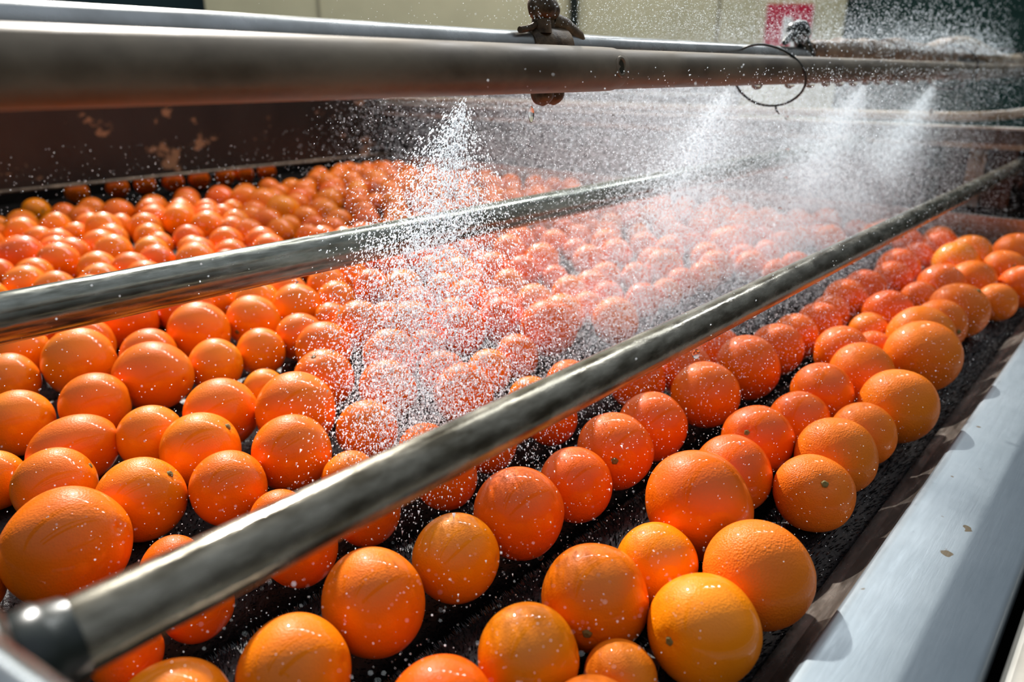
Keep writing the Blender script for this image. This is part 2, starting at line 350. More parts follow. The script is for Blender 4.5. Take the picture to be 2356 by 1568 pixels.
 (1.8197, 2.1407, 0.0412, 0.0412, 'o', 1, None, 'b'),
 (1.6925, 1.9752, 0.0368, 0.0368, 'o', 1, None, 'b'),
 (1.7894, 1.9929, 0.0395, 0.0395, 'o', 1, None, 'b'),
 (1.8833, 1.9907, 0.0373, 0.0373, 'o', 1, None, 'b'),
 (1.7752, 1.817, 0.0362, 0.0362, 'o', 1, None, 'b'),
 (1.9905, 1.8848, 0.0359, 0.0359, 'o', 1, None, 'b'),
 (1.9548, 1.7197, 0.0327, 0.0327, 'o', 1, None, 'b'),
 (1.9916, 1.6089, 0.0293, 0.0293, 'o', 1, None, 'b'),
 (1.5509, 1.7507, 0.0347, 0.0347, 'o', 1, None, 'b'),
 (1.6511, 1.7775, 0.036, 0.036, 'o', 1, None, 'b'),
 (1.7897, 1.7494, 0.033, 0.033, 'o', 1, None, 'b'),
 (1.8239, 1.6681, 0.0312, 0.0312, 'o', 1, None, 'b'),
 (1.9185, 1.6251, 0.0288, 0.0288, 'o', 1, None, 'b'),
 (0.6475, 1.1841, 0.0382, 0.0382, 'y', 1, None, 'c'),
 (0.6096, 1.2508, 0.0356, 0.0356, 'o', 1, None, 'c'),
 (0.7207, 1.1954, 0.0352, 0.0352, 'o', 1, None, 'c'),
 (0.7911, 1.1767, 0.0376, 0.0376, 'o', 1, None, 'c'),
 (0.6656, 1.0841, 0.0426, 0.0426, 'y', 1, None, 'c'),
 (0.7504, 1.0892, 0.0355, 0.0355, 'y', 1, None, 'c'),
 (0.5922, 0.9635, 0.0375, 0.0375, 'o', 1, None, 'c'),
 (0.582, 0.8861, 0.0405, 0.0405, 'o', 1, None, 'c'),
 (0.6865, 1.0154, 0.0303, 0.0303, 'o', 1, None, 'c'),
 (0.6768, 0.9248, 0.0424, 0.0424, 'o', 1, None, 'c'),
 (0.7475, 0.944, 0.0316, 0.0316, 'o', 1, None, 'c'),
 (0.4554, 0.842, 0.0283, 0.0283, 'y', 1, None, 'c'),
 (0.8435, 1.1054, 0.0367, 0.0367, 'r', 1, None, 'd'),
 (0.9078, 1.0806, 0.0317, 0.0317, 'o', 1, None, 'd'),
 (0.8282, 0.9566, 0.0341, 0.0341, 'r', 1, None, 'd'),
 (0.6223, 0.7822, 0.0414, 0.0414, 'o', 1, None, 'd'),
 (0.7071, 0.7989, 0.0282, 0.0282, 'r', 1, None, 'd'),
 (0.7743, 0.7919, 0.0405, 0.0405, 'r', 1, None, 'd'),
 (0.6442, 0.6991, 0.033, 0.033, 'r', 1, None, 'd'),
 (0.6058, 0.6183, 0.0392, 0.0392, 'r', 1, None, 'd'),
 (0.8536, 0.7749, 0.0406, 0.0406, 'r', 1, None, 'd'),
 (0.8633, 0.6871, 0.0457, 0.0457, 'r', 1, None, 'd'),
 (0.7595, 0.6628, 0.0336, 0.0336, 'r', 1, None, 'd'),
 (0.694, 0.6569, 0.0322, 0.0322, 'o', 1, None, 'd'),
 (0.9771, 0.8105, 0.0352, 0.0352, 'o', 1, None, 'd'),
 (1.0423, 0.9304, 0.0325, 0.0325, 'o', 1, None, 'd'),
 (0.9918, 0.9724, 0.0332, 0.0332, 'r', 1, None, 'd'),
 (0.9276, 0.9925, 0.0341, 0.0341, 'o', 1, None, 'd'),
 (1.1176, 0.9566, 0.0375, 0.0375, 'r', 1, None, 'd'),
 (1.1457, 0.8963, 0.0294, 0.0294, 'r', 1, None, 'd'),
 (1.1404, 1.1023, 0.029, 0.029, 'r', 1, None, 'd'),
 (1.0952, 1.1487, 0.0318, 0.0318, 'o', 1, None, 'd'),
 (1.1332, 0.7977, 0.0337, 0.0337, 'o', 1, None, 'd'),
 (1.2168, 0.8215, 0.0321, 0.0321, 'o', 1, None, 'd'),
 (1.263, 0.7782, 0.0313, 0.0313, 'o', 1, None, 'd'),
 (1.3816, 0.8118, 0.0344, 0.0344, 'o', 1, None, 'd'),
 (1.0995, 0.7362, 0.0315, 0.0315, 'r', 1, None, 'd'),
 (1.1247, 0.6764, 0.0334, 0.0334, 'r', 1, None, 'd'),
 (1.1986, 0.6713, 0.0306, 0.0306, 'o', 1, None, 'd'),
 (1.0296, 0.7314, 0.0303, 0.0303, 'o', 1, None, 'd'),
 (0.98, 0.6393, 0.0394, 0.0394, 'o', 1, None, 'd'),
 (1.2784, 0.684, 0.032, 0.032, 'r', 1, None, 'd'),
 (1.3526, 0.6742, 0.033, 0.033, 'o', 1, None, 'd'),
 (0.7276, 0.5413, 0.034, 0.034, 'r', 1, None, 'd'),
 (0.665, 0.5557, 0.0303, 0.0303, 'o', 1, None, 'd'),
 (1.2185, 1.2158, 0.0263, 0.0263, 'r', 1, None, 'd'),
 (1.2414, 1.1065, 0.0391, 0.0391, 'o', 1, None, 'd'),
 (1.2934, 1.0511, 0.0294, 0.0294, 'r', 1, None, 'd'),
 (1.374, 1.0157, 0.03, 0.03, 'r', 1, None, 'd'),
 (1.5221, 1.165, 0.0334, 0.0334, 'r', 1, None, 'd'),
 (1.5851, 1.1169, 0.0314, 0.0314, 'r', 1, None, 'd'),
 (1.6837, 1.1294, 0.0327, 0.0327, 'o', 1, None, 'd'),
 (1.7485, 1.1082, 0.032, 0.032, 'r', 1, None, 'd'),
 (1.4505, 0.9827, 0.0377, 0.0377, 'o', 1, None, 'd'),
 (1.4278, 1.1724, 0.0302, 0.0302, 'r', 1, None, 'd'),
 (1.6208, 0.999, 0.0306, 0.0306, 'o', 1, None, 'd'),
 (1.8613, 1.119, 0.0321, 0.0321, 'o', 1, None, 'd'),
 (1.0301, 1.1369, 0.0307, 0.0307, 'o', 1, None, 'd'),
 (1.0711, 1.2198, 0.0285, 0.0285, 'r', 1, None, 'd'),
 (0.9819, 1.2071, 0.0318, 0.0318, 'r', 1, None, 'd'),
 (1.5683, 0.8738, 0.0298, 0.0298, 'o', 1, None, 'd'),
 (1.6244, 0.8469, 0.0292, 0.0292, 'r', 1, None, 'd'),
 (1.6776, 0.8198, 0.0305, 0.0305, 'r', 1, None, 'd'),
 (1.7295, 0.777, 0.0371, 0.0371, 'r', 1, None, 'd'),
 (1.7905, 0.7449, 0.032, 0.032, 'r', 1, None, 'd'),
 (1.4874, 0.7402, 0.036, 0.036, 'o', 1, None, 'd'),
 (1.5521, 0.6833, 0.0333, 0.0333, 'r', 1, None, 'd'),
 (1.6478, 0.6692, 0.0306, 0.0306, 'r', 1, None, 'd'),
 (1.7692, 0.6853, 0.0313, 0.0313, 'r', 1, None, 'd'),
 (1.8714, 0.6784, 0.0303, 0.0303, 'o', 1, None, 'd'),
 (1.929, 0.658, 0.0296, 0.0296, 'r', 1, None, 'd'),
 (1.9969, 1.085, 0.0319, 0.0319, 'o', 1, None, 'd'),
 (2.0555, 0.9195, 0.0348, 0.0348, 'r', 1, None, 'd'),
 (1.9066, 1.0204, 0.0317, 0.0317, 'r', 1, None, 'd'),
 (1.7615, 0.9991, 0.0322, 0.0322, 'r', 1, None, 'd'),
 (2.0439, 0.5984, 0.0314, 0.0314, 'r', 1, None, 'd'),
 (1.4648, 0.5667, 0.0333, 0.0333, 'r', 1, None, 'd'),
 (1.5644, 0.57, 0.0321, 0.0321, 'r', 1, None, 'd'),
 (0.4795, 0.5514, 0.0317, 0.0317, 'r', 1, None, 'd'),
 (0.3892, 0.5679, 0.0295, 0.0295, 'o', 1, None, 'd'),
 (0.302, 0.5596, 0.0289, 0.0289, 'o', 1, None, 'd'),
 (0.4536, 0.492, 0.0331, 0.0331, 'r', 1, None, 'e'),
 (0.3609, 0.504, 0.0332, 0.0332, 'r', 1, None, 'e'),
 (0.2862, 0.5007, 0.0322, 0.0322, 'r', 1, None, 'e'),
 (0.5348, 0.511, 0.0334, 0.0334, 'r', 1, None, 'e'),
 (0.6338, 0.4993, 0.0343, 0.0343, 'r', 1, None, 'e'),
 (0.2026, 0.5644, 0.0273, 0.0273, 'r', 1, None, 'e'),
 (0.1931, 0.5031, 0.0283, 0.0283, 'r', 1, None, 'e'),
 (0.1348, 0.496, 0.0265, 0.0265, 'r', 1, None, 'e'),
 (0.7895, 0.4767, 0.0386, 0.0386, 'r', 1, None, 'e'),
 (0.8628, 0.4463, 0.0387, 0.0387, 'r', 1, None, 'e'),
 (0.9752, 0.4542, 0.035, 0.035, 'r', 1, None, 'e'),
 (1.1034, 0.3873, 0.0371, 0.0371, 'r', 1, None, 'f'),
 (1.1934, 0.3847, 0.0364, 0.0364, 'r', 1, None, 'f'),
 (1.2706, 0.3933, 0.033, 0.033, 'r', 1, None, 'f'),
 (1.3447, 0.393, 0.0397, 0.0397, 'r', 1, None, 'f'),
 (1.4356, 0.3903, 0.0399, 0.0399, 'r', 1, None, 'f'),
 (1.5503, 0.3744, 0.0386, 0.0386, 'r', 1, None, 'f'),
 (1.6498, 0.3895, 0.0416, 0.0416, 'r', 1, None, 'f'),
 (1.8152, 0.3921, 0.0344, 0.0344, 'r', 1, None, 'f'),
 (1.9357, 0.4449, 0.0364, 0.0364, 'r', 1, None, 'f'),
 (1.4807, 0.3057, 0.0318, 0.0318, 'r', 1, None, 'f'),
 (1.6762, 0.3033, 0.0305, 0.0305, 'r', 1, None, 'f'),
 (1.0608, 2.8143, 0.038, 0.038, 'r', 1, None, 'h'),
 (1.2591, 2.8065, 0.038, 0.038, 'r', 1, None, 'h'),
 (1.3522, 2.7923, 0.038, 0.038, 'r', 1, None, 'h'),
 (1.4716, 2.8166, 0.038, 0.038, 'r', 1, None, 'h'),
 (1.5466, 2.8042, 0.038, 0.038, 'r', 1, None, 'h'),
 (0.9198, 2.7936, 0.038, 0.038, 'r', 1, None, 'h'),
 (1.6525, 2.8134, 0.038, 0.038, 'r', 1, None, 'h'),
 (1.1579, 2.8157, 0.038, 0.038, 'r', 1, None, 'h'),
 (1.5322, 1.4041, 0.0383, 0.0383, 'o', 1, None, 'fill'),
 (1.8163, 2.528, 0.0395, 0.0395, 'r', 1, None, 'fill'),
 (1.1983, 1.9431, 0.0391, 0.0391, 'o', 1, None, 'fill'),
 (0.9329, 1.4281, 0.0383, 0.0383, 'r', 1, None, 'fill'),
 (0.5072, 1.281, 0.0341, 0.0341, 'y', 1, None, 'fill'),
 (1.9338, 2.5087, 0.0383, 0.0383, 'o', 1, None, 'fill'),
 (1.7288, 0.8795, 0.0398, 0.0398, 'r', 1, None, 'fill'),
 (1.71, 2.5218, 0.0381, 0.0381, 'y', 1, None, 'fill'),
 (1.83, 2.4425, 0.0406, 0.0406, 'r', 1, None, 'fill'),
 (0.9097, 0.9114, 0.0372, 0.0372, 'o', 1, None, 'fill'),
 (1.3499, 2.2364, 0.0375, 0.0375, 'o', 1, None, 'fill'),
 (0.8544, 1.3925, 0.041, 0.041, 'y', 1, None, 'fill'),
 (1.2925, 1.4781, 0.0384, 0.0384, 'r', 1, None, 'fill'),
 (1.1034, 1.5926, 0.0388, 0.0388, 'o', 1, None, 'fill'),
 (2.0653, 0.9976, 0.0405, 0.0405, 'r', 1, None, 'fill'),
 (1.8529, 1.7269, 0.0341, 0.0341, 'o', 1, None, 'fill'),
 (0.9378, 1.2816, 0.0391, 0.0391, 'r', 1, None, 'fill'),
 (2.0719, 1.6366, 0.0389, 0.0389, 'o', 1, None, 'fill'),
 (1.9875, 1.4841, 0.0389, 0.0389, 'y', 1, None, 'fill'),
 (1.9428, 0.9174, 0.0351, 0.0351, 'r', 1, None, 'fill'),
 (0.7274, 1.2761, 0.0342, 0.0342, 'r', 1, None, 'fill'),
 (1.379, 1.2916, 0.0391, 0.0391, 'y', 1, None, 'fill'),
 (1.8559, 1.1895, 0.0364, 0.0364, 'y', 1, None, 'fill'),
 (0.4055, 1.601, 0.0395, 0.0395, 'o', 1, None, 'fill'),
 (1.6264, 1.3565, 0.0349, 0.0349, 'y', 1, None, 'fill'),
 (1.9003, 1.9129, 0.0395, 0.0395, 'o', 1, None, 'fill'),
 (0.4876, 1.9201, 0.0397, 0.0397, 'y', 1, None, 'fill'),
 (1.9117, 2.2081, 0.0384, 0.0384, 'y', 1, None, 'fill'),
 (1.7037, 1.2379, 0.0392, 0.0392, 'o', 1, None, 'fill'),
 (1.7429, 1.3578, 0.0376, 0.0376, 'y', 1, None, 'fill'),
 (0.5767, 1.4724, 0.0397, 0.0397, 'o', 1, None, 'fill'),
 (0.8715, 1.5085, 0.0403, 0.0403, 'o', 1, None, 'fill'),
 (1.9744, 2.2795, 0.0371, 0.0371, 'o', 1, None, 'fill'),
 (1.3838, 0.9094, 0.0365, 0.0365, 'o', 1, None, 'fill'),
 (1.3888, 1.5159, 0.0373, 0.0373, 'y', 1, None, 'fill'),
 (1.8251, 1.5091, 0.0393, 0.0393, 'y', 1, None, 'fill'),
 (0.3821, 1.8401, 0.0393, 0.0393, 'r', 1, None, 'fill'),
 (1.9282, 0.8382, 0.0374, 0.0374, 'y', 1, None, 'fill'),
 (1.4528, 1.2849, 0.0351, 0.0351, 'o', 1, None, 'fill'),
 (1.6924, 2.389, 0.0381, 0.0381, 'o', 1, None, 'fill'),
 (1.55, 1.877, 0.0399, 0.0399, 'o', 1, None, 'fill'),
 (2.0566, 1.3552, 0.0408, 0.0408, 'y', 1, None, 'fill'),
 (0.34, 1.395, 0.0397, 0.0397, 'r', 1, None, 'fill'),
 (1.8156, 0.9176, 0.0398, 0.0398, 'r', 1, None, 'fill'),
 (1.9413, 1.8026, 0.0408, 0.0408, 'o', 1, None, 'fill'),
 (1.0213, 1.515, 0.038, 0.038, 'r', 1, None, 'fill'),
 (1.6712, 1.4478, 0.0379, 0.0379, 'r', 1, None, 'fill'),
 (2.0253, 1.7985, 0.0404, 0.0404, 'y', 1, None, 'fill'),
 (1.4645, 1.5527, 0.0368, 0.0368, 'o', 1, None, 'fill'),
 (0.74, 0.8715, 0.0402, 0.0402, 'o', 1, None, 'fill'),
 (1.9511, 0.5275, 0.0378, 0.0378, 'o', 1, None, 'fill'),
 (1.9684, 2.4339, 0.0419, 0.0419, 'o', 1, None, 'fill'),
 (2.0684, 2.2698, 0.0385, 0.0385, 'o', 1, None, 'fill'),
 (0.6545, 1.5958, 0.0393, 0.0393, 'r', 1, None, 'fill'),
 (0.9812, 2.009, 0.0379, 0.0379, 'r', 1, None, 'fill'),
 (1.0297, 1.4356, 0.0414, 0.0414, 'o', 1, None, 'fill'),
 (0.8632, 1.3109, 0.0411, 0.0411, 'o', 1, None, 'fill'),
 (1.1045, 1.0295, 0.0361, 0.0361, 'o', 1, None, 'fill'),
 (0.4504, 1.3296, 0.0385, 0.0385, 'o', 1, None, 'fill'),
 (0.8627, 2.0777, 0.0413, 0.0413, 'y', 1, None, 'fill'),
 (2.0532, 0.7587, 0.0357, 0.0357, 'y', 1, None, 'fill'),
 (0.4413, 1.6698, 0.0381, 0.0381, 'y', 1, None, 'fill'),
 (1.6274, 1.5131, 0.0393, 0.0393, 'r', 1, None, 'fill'),
 (1.4563, 1.9505, 0.041, 0.041, 'o', 1, None, 'fill'),
 (1.2949, 1.3282, 0.0406, 0.0406, 'o', 1, None, 'fill'),
 (1.0641, 0.7965, 0.0354, 0.0354, 'o', 1, None, 'fill'),
 (0.5441, 1.3918, 0.038, 0.038, 'o', 1, None, 'fill'),
 (1.46, 2.0665, 0.0372, 0.0372, 'r', 1, None, 'fill'),
 (2.0272, 0.526, 0.0372, 0.0372, 'o', 1, None, 'fill'),
 (1.7913, 2.3162, 0.0418, 0.0418, 'o', 1, None, 'fill'),
 (1.6234, 1.6315, 0.0413, 0.0413, 'y', 1, None, 'fill'),
 (2.0193, 0.3974, 0.0369, 0.0369, 'r', 1, None, 'fill'),
 (1.2689, 1.8808, 0.0377, 0.0377, 'r', 1, None, 'fill'),
 (1.4294, 1.3569, 0.0391, 0.0391, 'o', 1, None, 'fill'),
 (2.0093, 2.01, 0.0378, 0.0378, 'y', 1, None, 'fill'),
 (0.5834, 1.5529, 0.0411, 0.0411, 'o', 1, None, 'fill'),
 (1.0704, 1.3717, 0.0347, 0.0347, 'o', 1, None, 'fill'),
 (1.0214, 1.2919, 0.0345, 0.0345, 'r', 1, None, 'fill'),
 (0.7895, 1.5312, 0.0389, 0.0389, 'o', 1, None, 'fill'),
 (0.9093, 1.6052, 0.0388, 0.0388, 'r', 1, None, 'fill'),
 (0.4654, 1.4491, 0.0382, 0.0382, 'y', 1, None, 'fill'),
 (1.857, 0.6026, 0.0378, 0.0378, 'o', 1, None, 'fill'),
 (0.9073, 0.8311, 0.0372, 0.0372, 'r', 1, None, 'fill'),
 (1.2124, 1.2783, 0.0349, 0.0349, 'y', 1, None, 'fill'),
 (1.7474, 1.5495, 0.041, 0.041, 'y', 1, None, 'fill'),
 (1.9734, 2.1611, 0.0371, 0.0371, 'r', 1, None, 'fill'),
 (0.9484, 2.2719, 0.0409, 0.0409, 'o', 1, None, 'fill'),
 (1.8316, 1.8702, 0.0414, 0.0414, 'y', 1, None, 'fill'),
 (1.3432, 1.1621, 0.0374, 0.0374, 'y', 1, None, 'fill'),
 (1.2236, 2.1971, 0.041, 0.041, 'y', 1, None, 'fill'),
 (0.7338, 1.4454, 0.0389, 0.0389, 'r', 1, None, 'fill'),
 (1.4168, 2.1933, 0.0419, 0.0419, 'y', 1, None, 'fill'),
 (1.102, 1.9698, 0.0385, 0.0385, 'o', 1, None, 'fill'),
 (1.2195, 0.9925, 0.039, 0.039, 'r', 1, None, 'fill'),
 (0.7387, 2.2367, 0.0399, 0.0399, 'o', 1, None, 'fill'),
 (1.6499, 2.0886, 0.0412, 0.0412, 'o', 1, None, 'fill'),
 (1.613, 1.8372, 0.0348, 0.0348, 'y', 1, None, 'fill'),
 (1.6519, 0.9077, 0.0347, 0.0347, 'o', 1, None, 'fill'),
 (2.031, 2.5572, 0.0343, 0.0343, 'o', 1, None, 'fill'),
 (1.9511, 1.3212, 0.0418, 0.0418, 'o', 1, None, 'fill'),
 (1.6175, 2.1613, 0.0385, 0.0385, 'o', 1, None, 'fill'),
 (0.9399, 1.7949, 0.0374, 0.0374, 'o', 1, None, 'fill'),
 (1.8919, 1.5602, 0.0394, 0.0394, 'y', 1, None, 'fill'),
 (1.6306, 0.7626, 0.0414, 0.0414, 'y', 1, None, 'fill'),
 (0.8643, 1.2083, 0.039, 0.039, 'y', 1, None, 'fill'),
 (2.0668, 2.1259, 0.0346, 0.0346, 'o', 1, None, 'fill'),
 (1.83, 1.3096, 0.0403, 0.0403, 'y', 1, None, 'fill'),
 (0.3041, 1.4785, 0.0387, 0.0387, 'o', 1, None, 'fill'),
 (1.9334, 1.1165, 0.0385, 0.0385, 'r', 1, None, 'fill'),
 (0.4299, 1.5181, 0.0389, 0.0389, 'o', 1, None, 'fill'),
 (1.4581, 1.6385, 0.0372, 0.0372, 'o', 1, None, 'fill'),
 (1.9109, 1.402, 0.0393, 0.0393, 'r', 1, None, 'fill'),
 (1.5502, 2.2087, 0.0412, 0.0412, 'o', 1, None, 'fill'),
 (0.5725, 1.3179, 0.0413, 0.0413, 'r', 1, None, 'fill'),
 (1.7392, 1.6322, 0.0352, 0.0352, 'o', 1, None, 'fill'),
 (1.5315, 1.0382, 0.0379, 0.0379, 'o', 1, None, 'fill'),
 (0.5484, 1.872, 0.0379, 0.0379, 'o', 1, None, 'fill'),
 (1.578, 1.2723, 0.0356, 0.0356, 'o', 1, None, 'fill'),
 (0.6188, 1.4003, 0.0372, 0.0372, 'o', 1, None, 'fill'),
 (1.0483, 1.8092, 0.0405, 0.0405, 'r', 1, None, 'fill'),
 (1.0154, 1.0397, 0.0383, 0.0383, 'y', 1, None, 'fill'),
 (1.6998, 0.9633, 0.0389, 0.0389, 'y', 1, None, 'fill'),
 (1.2516, 2.2742, 0.0411, 0.0411, 'r', 1, None, 'fill'),
 (2.0544, 0.6828, 0.0404, 0.0404, 'o', 1, None, 'fill'),
 (1.9071, 1.2439, 0.0344, 0.0344, 'y', 1, None, 'fill'),
 (1.7704, 1.4444, 0.0343, 0.0343, 'y', 1, None, 'fill'),
 (0.9782, 2.165, 0.0392, 0.0392, 'o', 1, None, 'fill'),
 (2.0507, 2.4488, 0.038, 0.038, 'o', 1, None, 'fill'),
 (1.031, 2.2306, 0.0418, 0.0418, 'o', 1, None, 'fill'),
 (1.5408, 1.5712, 0.037, 0.037, 'y', 1, None, 'fill'),
 (0.8184, 0.854, 0.0358, 0.0358, 'o', 1, None, 'fill'),
 (1.7291, 2.0703, 0.04, 0.04, 'y', 1, None, 'fill'),
 (0.5105, 1.5199, 0.0389, 0.0389, 'o', 1, None, 'fill'),
 (1.4678, 1.0815, 0.0362, 0.0362, 'o', 1, None, 'fill'),
 (1.4924, 0.6362, 0.0348, 0.0348, 'r', 1, None, 'fill'),
 (1.1105, 1.4787, 0.0389, 0.0389, 'o', 1, None, 'fill'),
 (1.2098, 1.4859, 0.0381, 0.0381, 'r', 1, None, 'fill'),
 (1.7287, 1.8763, 0.0393, 0.0393, 'o', 1, None, 'fill'),
 (1.8282, 0.8337, 0.0387, 0.0387, 'y', 1, None, 'fill'),
 (0.4307, 1.9941, 0.0414, 0.0414, 'r', 1, None, 'fill'),
 (2.0204, 2.3504, 0.0354, 0.0354, 'r', 1, None, 'fill'),
 (1.5068, 0.8439, 0.0342, 0.0342, 'y', 1, None, 'fill'),
 (1.9009, 2.3704, 0.038, 0.038, 'o', 1, None, 'fill'),
 (0.5111, 2.1968, 0.037, 0.037, 'o', 1, None, 'fill'),
 (2.0638, 1.7148, 0.0398, 0.0398, 'o', 1, None, 'fill'),
 (1.3812, 2.1228, 0.0372, 0.0372, 'y', 1, None, 'fill'),
 (1.629, 2.43, 0.0374, 0.0374, 'o', 1, None, 'fill'),
 (1.2934, 0.9188, 0.0364, 0.0364, 'o', 1, None, 'fill'),
 (1.3306, 1.4054, 0.0406, 0.0406, 'y', 1, None, 'fill'),
 (2.0592, 1.2365, 0.0363, 0.0363, 'o', 1, None, 'fill'),
 (1.9847, 1.246, 0.036, 0.036, 'y', 1, None, 'fill'),
 (0.7494, 1.6001, 0.0393, 0.0393, 'r', 1, None, 'fill'),
 (1.975, 0.7162, 0.0378, 0.0378, 'o', 1, None, 'fill'),
 (0.3327, 1.3114, 0.0405, 0.0405, 'r', 1, None, 'fill'),
 (1.8897, 2.5705, 0.0376, 0.0376, 'o', 1, None, 'fill'),
 (1.9064, 2.1085, 0.0343, 0.0343, 'r', 1, None, 'fill'),
 (1.1092, 1.3107, 0.0376, 0.0376, 'o', 1, None, 'fill'),
 (2.0253, 0.8373, 0.0346, 0.0346, 'o', 1, None, 'fill'),
 (1.4225, 0.6845, 0.0372, 0.0372, 'o', 1, None, 'fill'),
 (2.0609, 1.4458, 0.0363, 0.0363, 'r', 1, None, 'fill'),
 (0.6975, 1.3599, 0.0379, 0.0379, 'o', 1, None, 'fill'),
 (0.9463, 0.7231, 0.0377, 0.0377, 'o', 1, None, 'fill'),
 (0.6285, 1.8308, 0.0417, 0.0417, 'o', 1, None, 'fill'),
 (0.9796, 1.3578, 0.0394, 0.0394, 'y', 1, None, 'fill'),
 (1.3006, 1.2471, 0.0354, 0.0354, 'r', 1, None, 'fill'),
 (1.2223, 1.3938, 0.0343, 0.0343, 'o', 1, None, 'fill'),
 (0.9449, 2.0905, 0.0419, 0.0419, 'y', 1, None, 'fill'),
 (1.1425, 1.2388, 0.0369, 0.0369, 'o', 1, None, 'fill'),
 (1.9827, 0.9987, 0.0346, 0.0346, 'o', 1, None, 'fill'),
 (1.3859, 1.6744, 0.0384, 0.0384, 'o', 1, None, 'fill'),
 (1.3313, 0.756, 0.0411, 0.0411, 'o', 1, None, 'fill'),
 (1.6711, 1.6897, 0.0343, 0.0343, 'o', 1, None, 'fill'),
 (0.7086, 1.5298, 0.042, 0.042, 'y', 1, None, 'fill'),
 (2.0644, 1.5541, 0.0419, 0.0419, 'y', 1, None, 'fill'),
 (1.5483, 1.4769, 0.0344, 0.0344, 'y', 1, None, 'fill'),
 (1.8208, 1.0309, 0.0343, 0.0343, 'y', 1, None, 'fill'),
 (1.9801, 2.0872, 0.0348, 0.0348, 'o', 1, None, 'fill'),
 (1.4555, 1.4359, 0.0342, 0.0342, 'y', 1, None, 'fill'),
 (1.8475, 2.2523, 0.0394, 0.0394, 'o', 1, None, 'fill'),
 (0.782, 1.3285, 0.0418, 0.0418, 'y', 1, None, 'fill'),
 (2.0726, 1.9655, 0.0397, 0.0397, 'y', 1, None, 'fill'),
 (0.3284, 1.5581, 0.0378, 0.0378, 'y', 1, None, 'fill'),
 (2.0598, 1.1104, 0.0342, 0.0342, 'y', 1, None, 'fill'),
 (0.5896, 2.2422, 0.0402, 0.0402, 'o', 1, None, 'fill'),
 (1.2565, 2.1227, 0.0403, 0.0403, 'r', 1, None, 'fill'),
 (1.7911, 1.2316, 0.037, 0.037, 'o', 1, None, 'fill'),
 (1.1425, 1.3904, 0.0341, 0.0341, 'r', 1, None, 'fill'),
 (1.5463, 1.6488, 0.0344, 0.0344, 'y', 1, None, 'fill'),
 (1.7478, 2.4463, 0.0417, 0.0417, 'o', 1, None, 'fill'),
 (0.7135, 2.1215, 0.038, 0.038, 'o', 1, None, 'fill'),
 (1.9118, 0.7581, 0.0375, 0.0375, 'o', 1, None, 'fill'),
 (1.5056, 0.9126, 0.0345, 0.0345, 'y', 1, None, 'fill'),
 (0.5817, 1.9627, 0.0376, 0.0376, 'o', 1, None, 'fill'),
 (0.855, 1.0286, 0.0411, 0.0411, 'y', 1, None, 'fill'),
 (2.0305, 2.2038, 0.0343, 0.0343, 'r', 1, None, 'fill'),
 (2.071, 2.0468, 0.0342, 0.0342, 'r', 1, None, 'fill'),
 (2.0107, 1.1717, 0.0399, 0.0399, 'r', 1, None, 'fill'),
 (1.4626, 1.868, 0.0344, 0.0344, 'y', 1, None, 'fill'),
 (0.4656, 2.0768, 0.0394, 0.0394, 'o', 1, None, 'fill'),
 (1.2596, 1.9924, 0.0396, 0.0396, 'o', 1, None, 'fill'),
 (1.3835, 1.0873, 0.035, 0.035, 'o', 1, None, 'fill'),
 (1.6227, 1.1944, 0.0364, 0.0364, 'y', 1, None, 'fill'),
]
CORNER = [[0.0106, 0.2309, 0.2826], [0.0372, 0.1809, 0.2464]]
# ------------------------------------------------------------------ oranges
COLS = {'o': (.94, .205, .001), 'y': (.96, .238, .001), 'r': (.91, .140, .001), 'p': (.90, .205, .010), 'm': (.92, .17, .002)}
def orange_mesh(seed):
    rs = np.random.RandomState(seed); nu, nv = 56, 36
    a1, a2, a3 = rs.uniform(0, 6.28, 3); sq = rs.uniform(.93, 1.02); nub = rs.uniform(0, .03) if seed % 3 else .0
    vs = []
    for j in range(nv + 1):
        ph = math.pi * j / nv
        for i in range(nu):
            th = 2 * math.pi * i / nu
            r = 1 + .012 * math.sin(2*th + a1) * math.sin(ph) + .010 * math.sin(3*th + 2*ph + a2) * math.sin(ph) + .008 * math.sin(5*th + a3) * math.sin(ph) ** 2
            r -= .05 * math.exp(-(ph / .16) ** 2)                      # stem dimple
            r += nub * math.exp(-((math.pi - ph) / .3) ** 2) - .045 * math.exp(-((math.pi - ph) / .07) ** 2)
            r -= .005 * math.exp(-(ph / .5) ** 2) * (1 + math.sin(7*th + a2)) * .5
            vs.append((r*math.sin(ph)*math.cos(th), r*math.sin(ph)*math.sin(th), r*math.cos(ph)*sq))
    fs = [(j*nu+i, (j+1)*nu+i, (j+1)*nu+(i+1)%nu, j*nu+(i+1)%nu) for j in range(nv) for i in range(nu)]
    me = bpy.data.meshes.new('orange_peel'); me.from_pydata([(x*.04, y*.04, z*.04) for x, y, z in vs], [], fs)
    me.polygons.foreach_set('use_smooth', [True] * len(fs)); me.update(); return me
BASES = []
for k in range(7):
    a = orange_mesh(k); b = a.copy(); a.materials.append(M['orange_wet']); b.materials.append(M['orange_matte']); BASES.append((a, b))
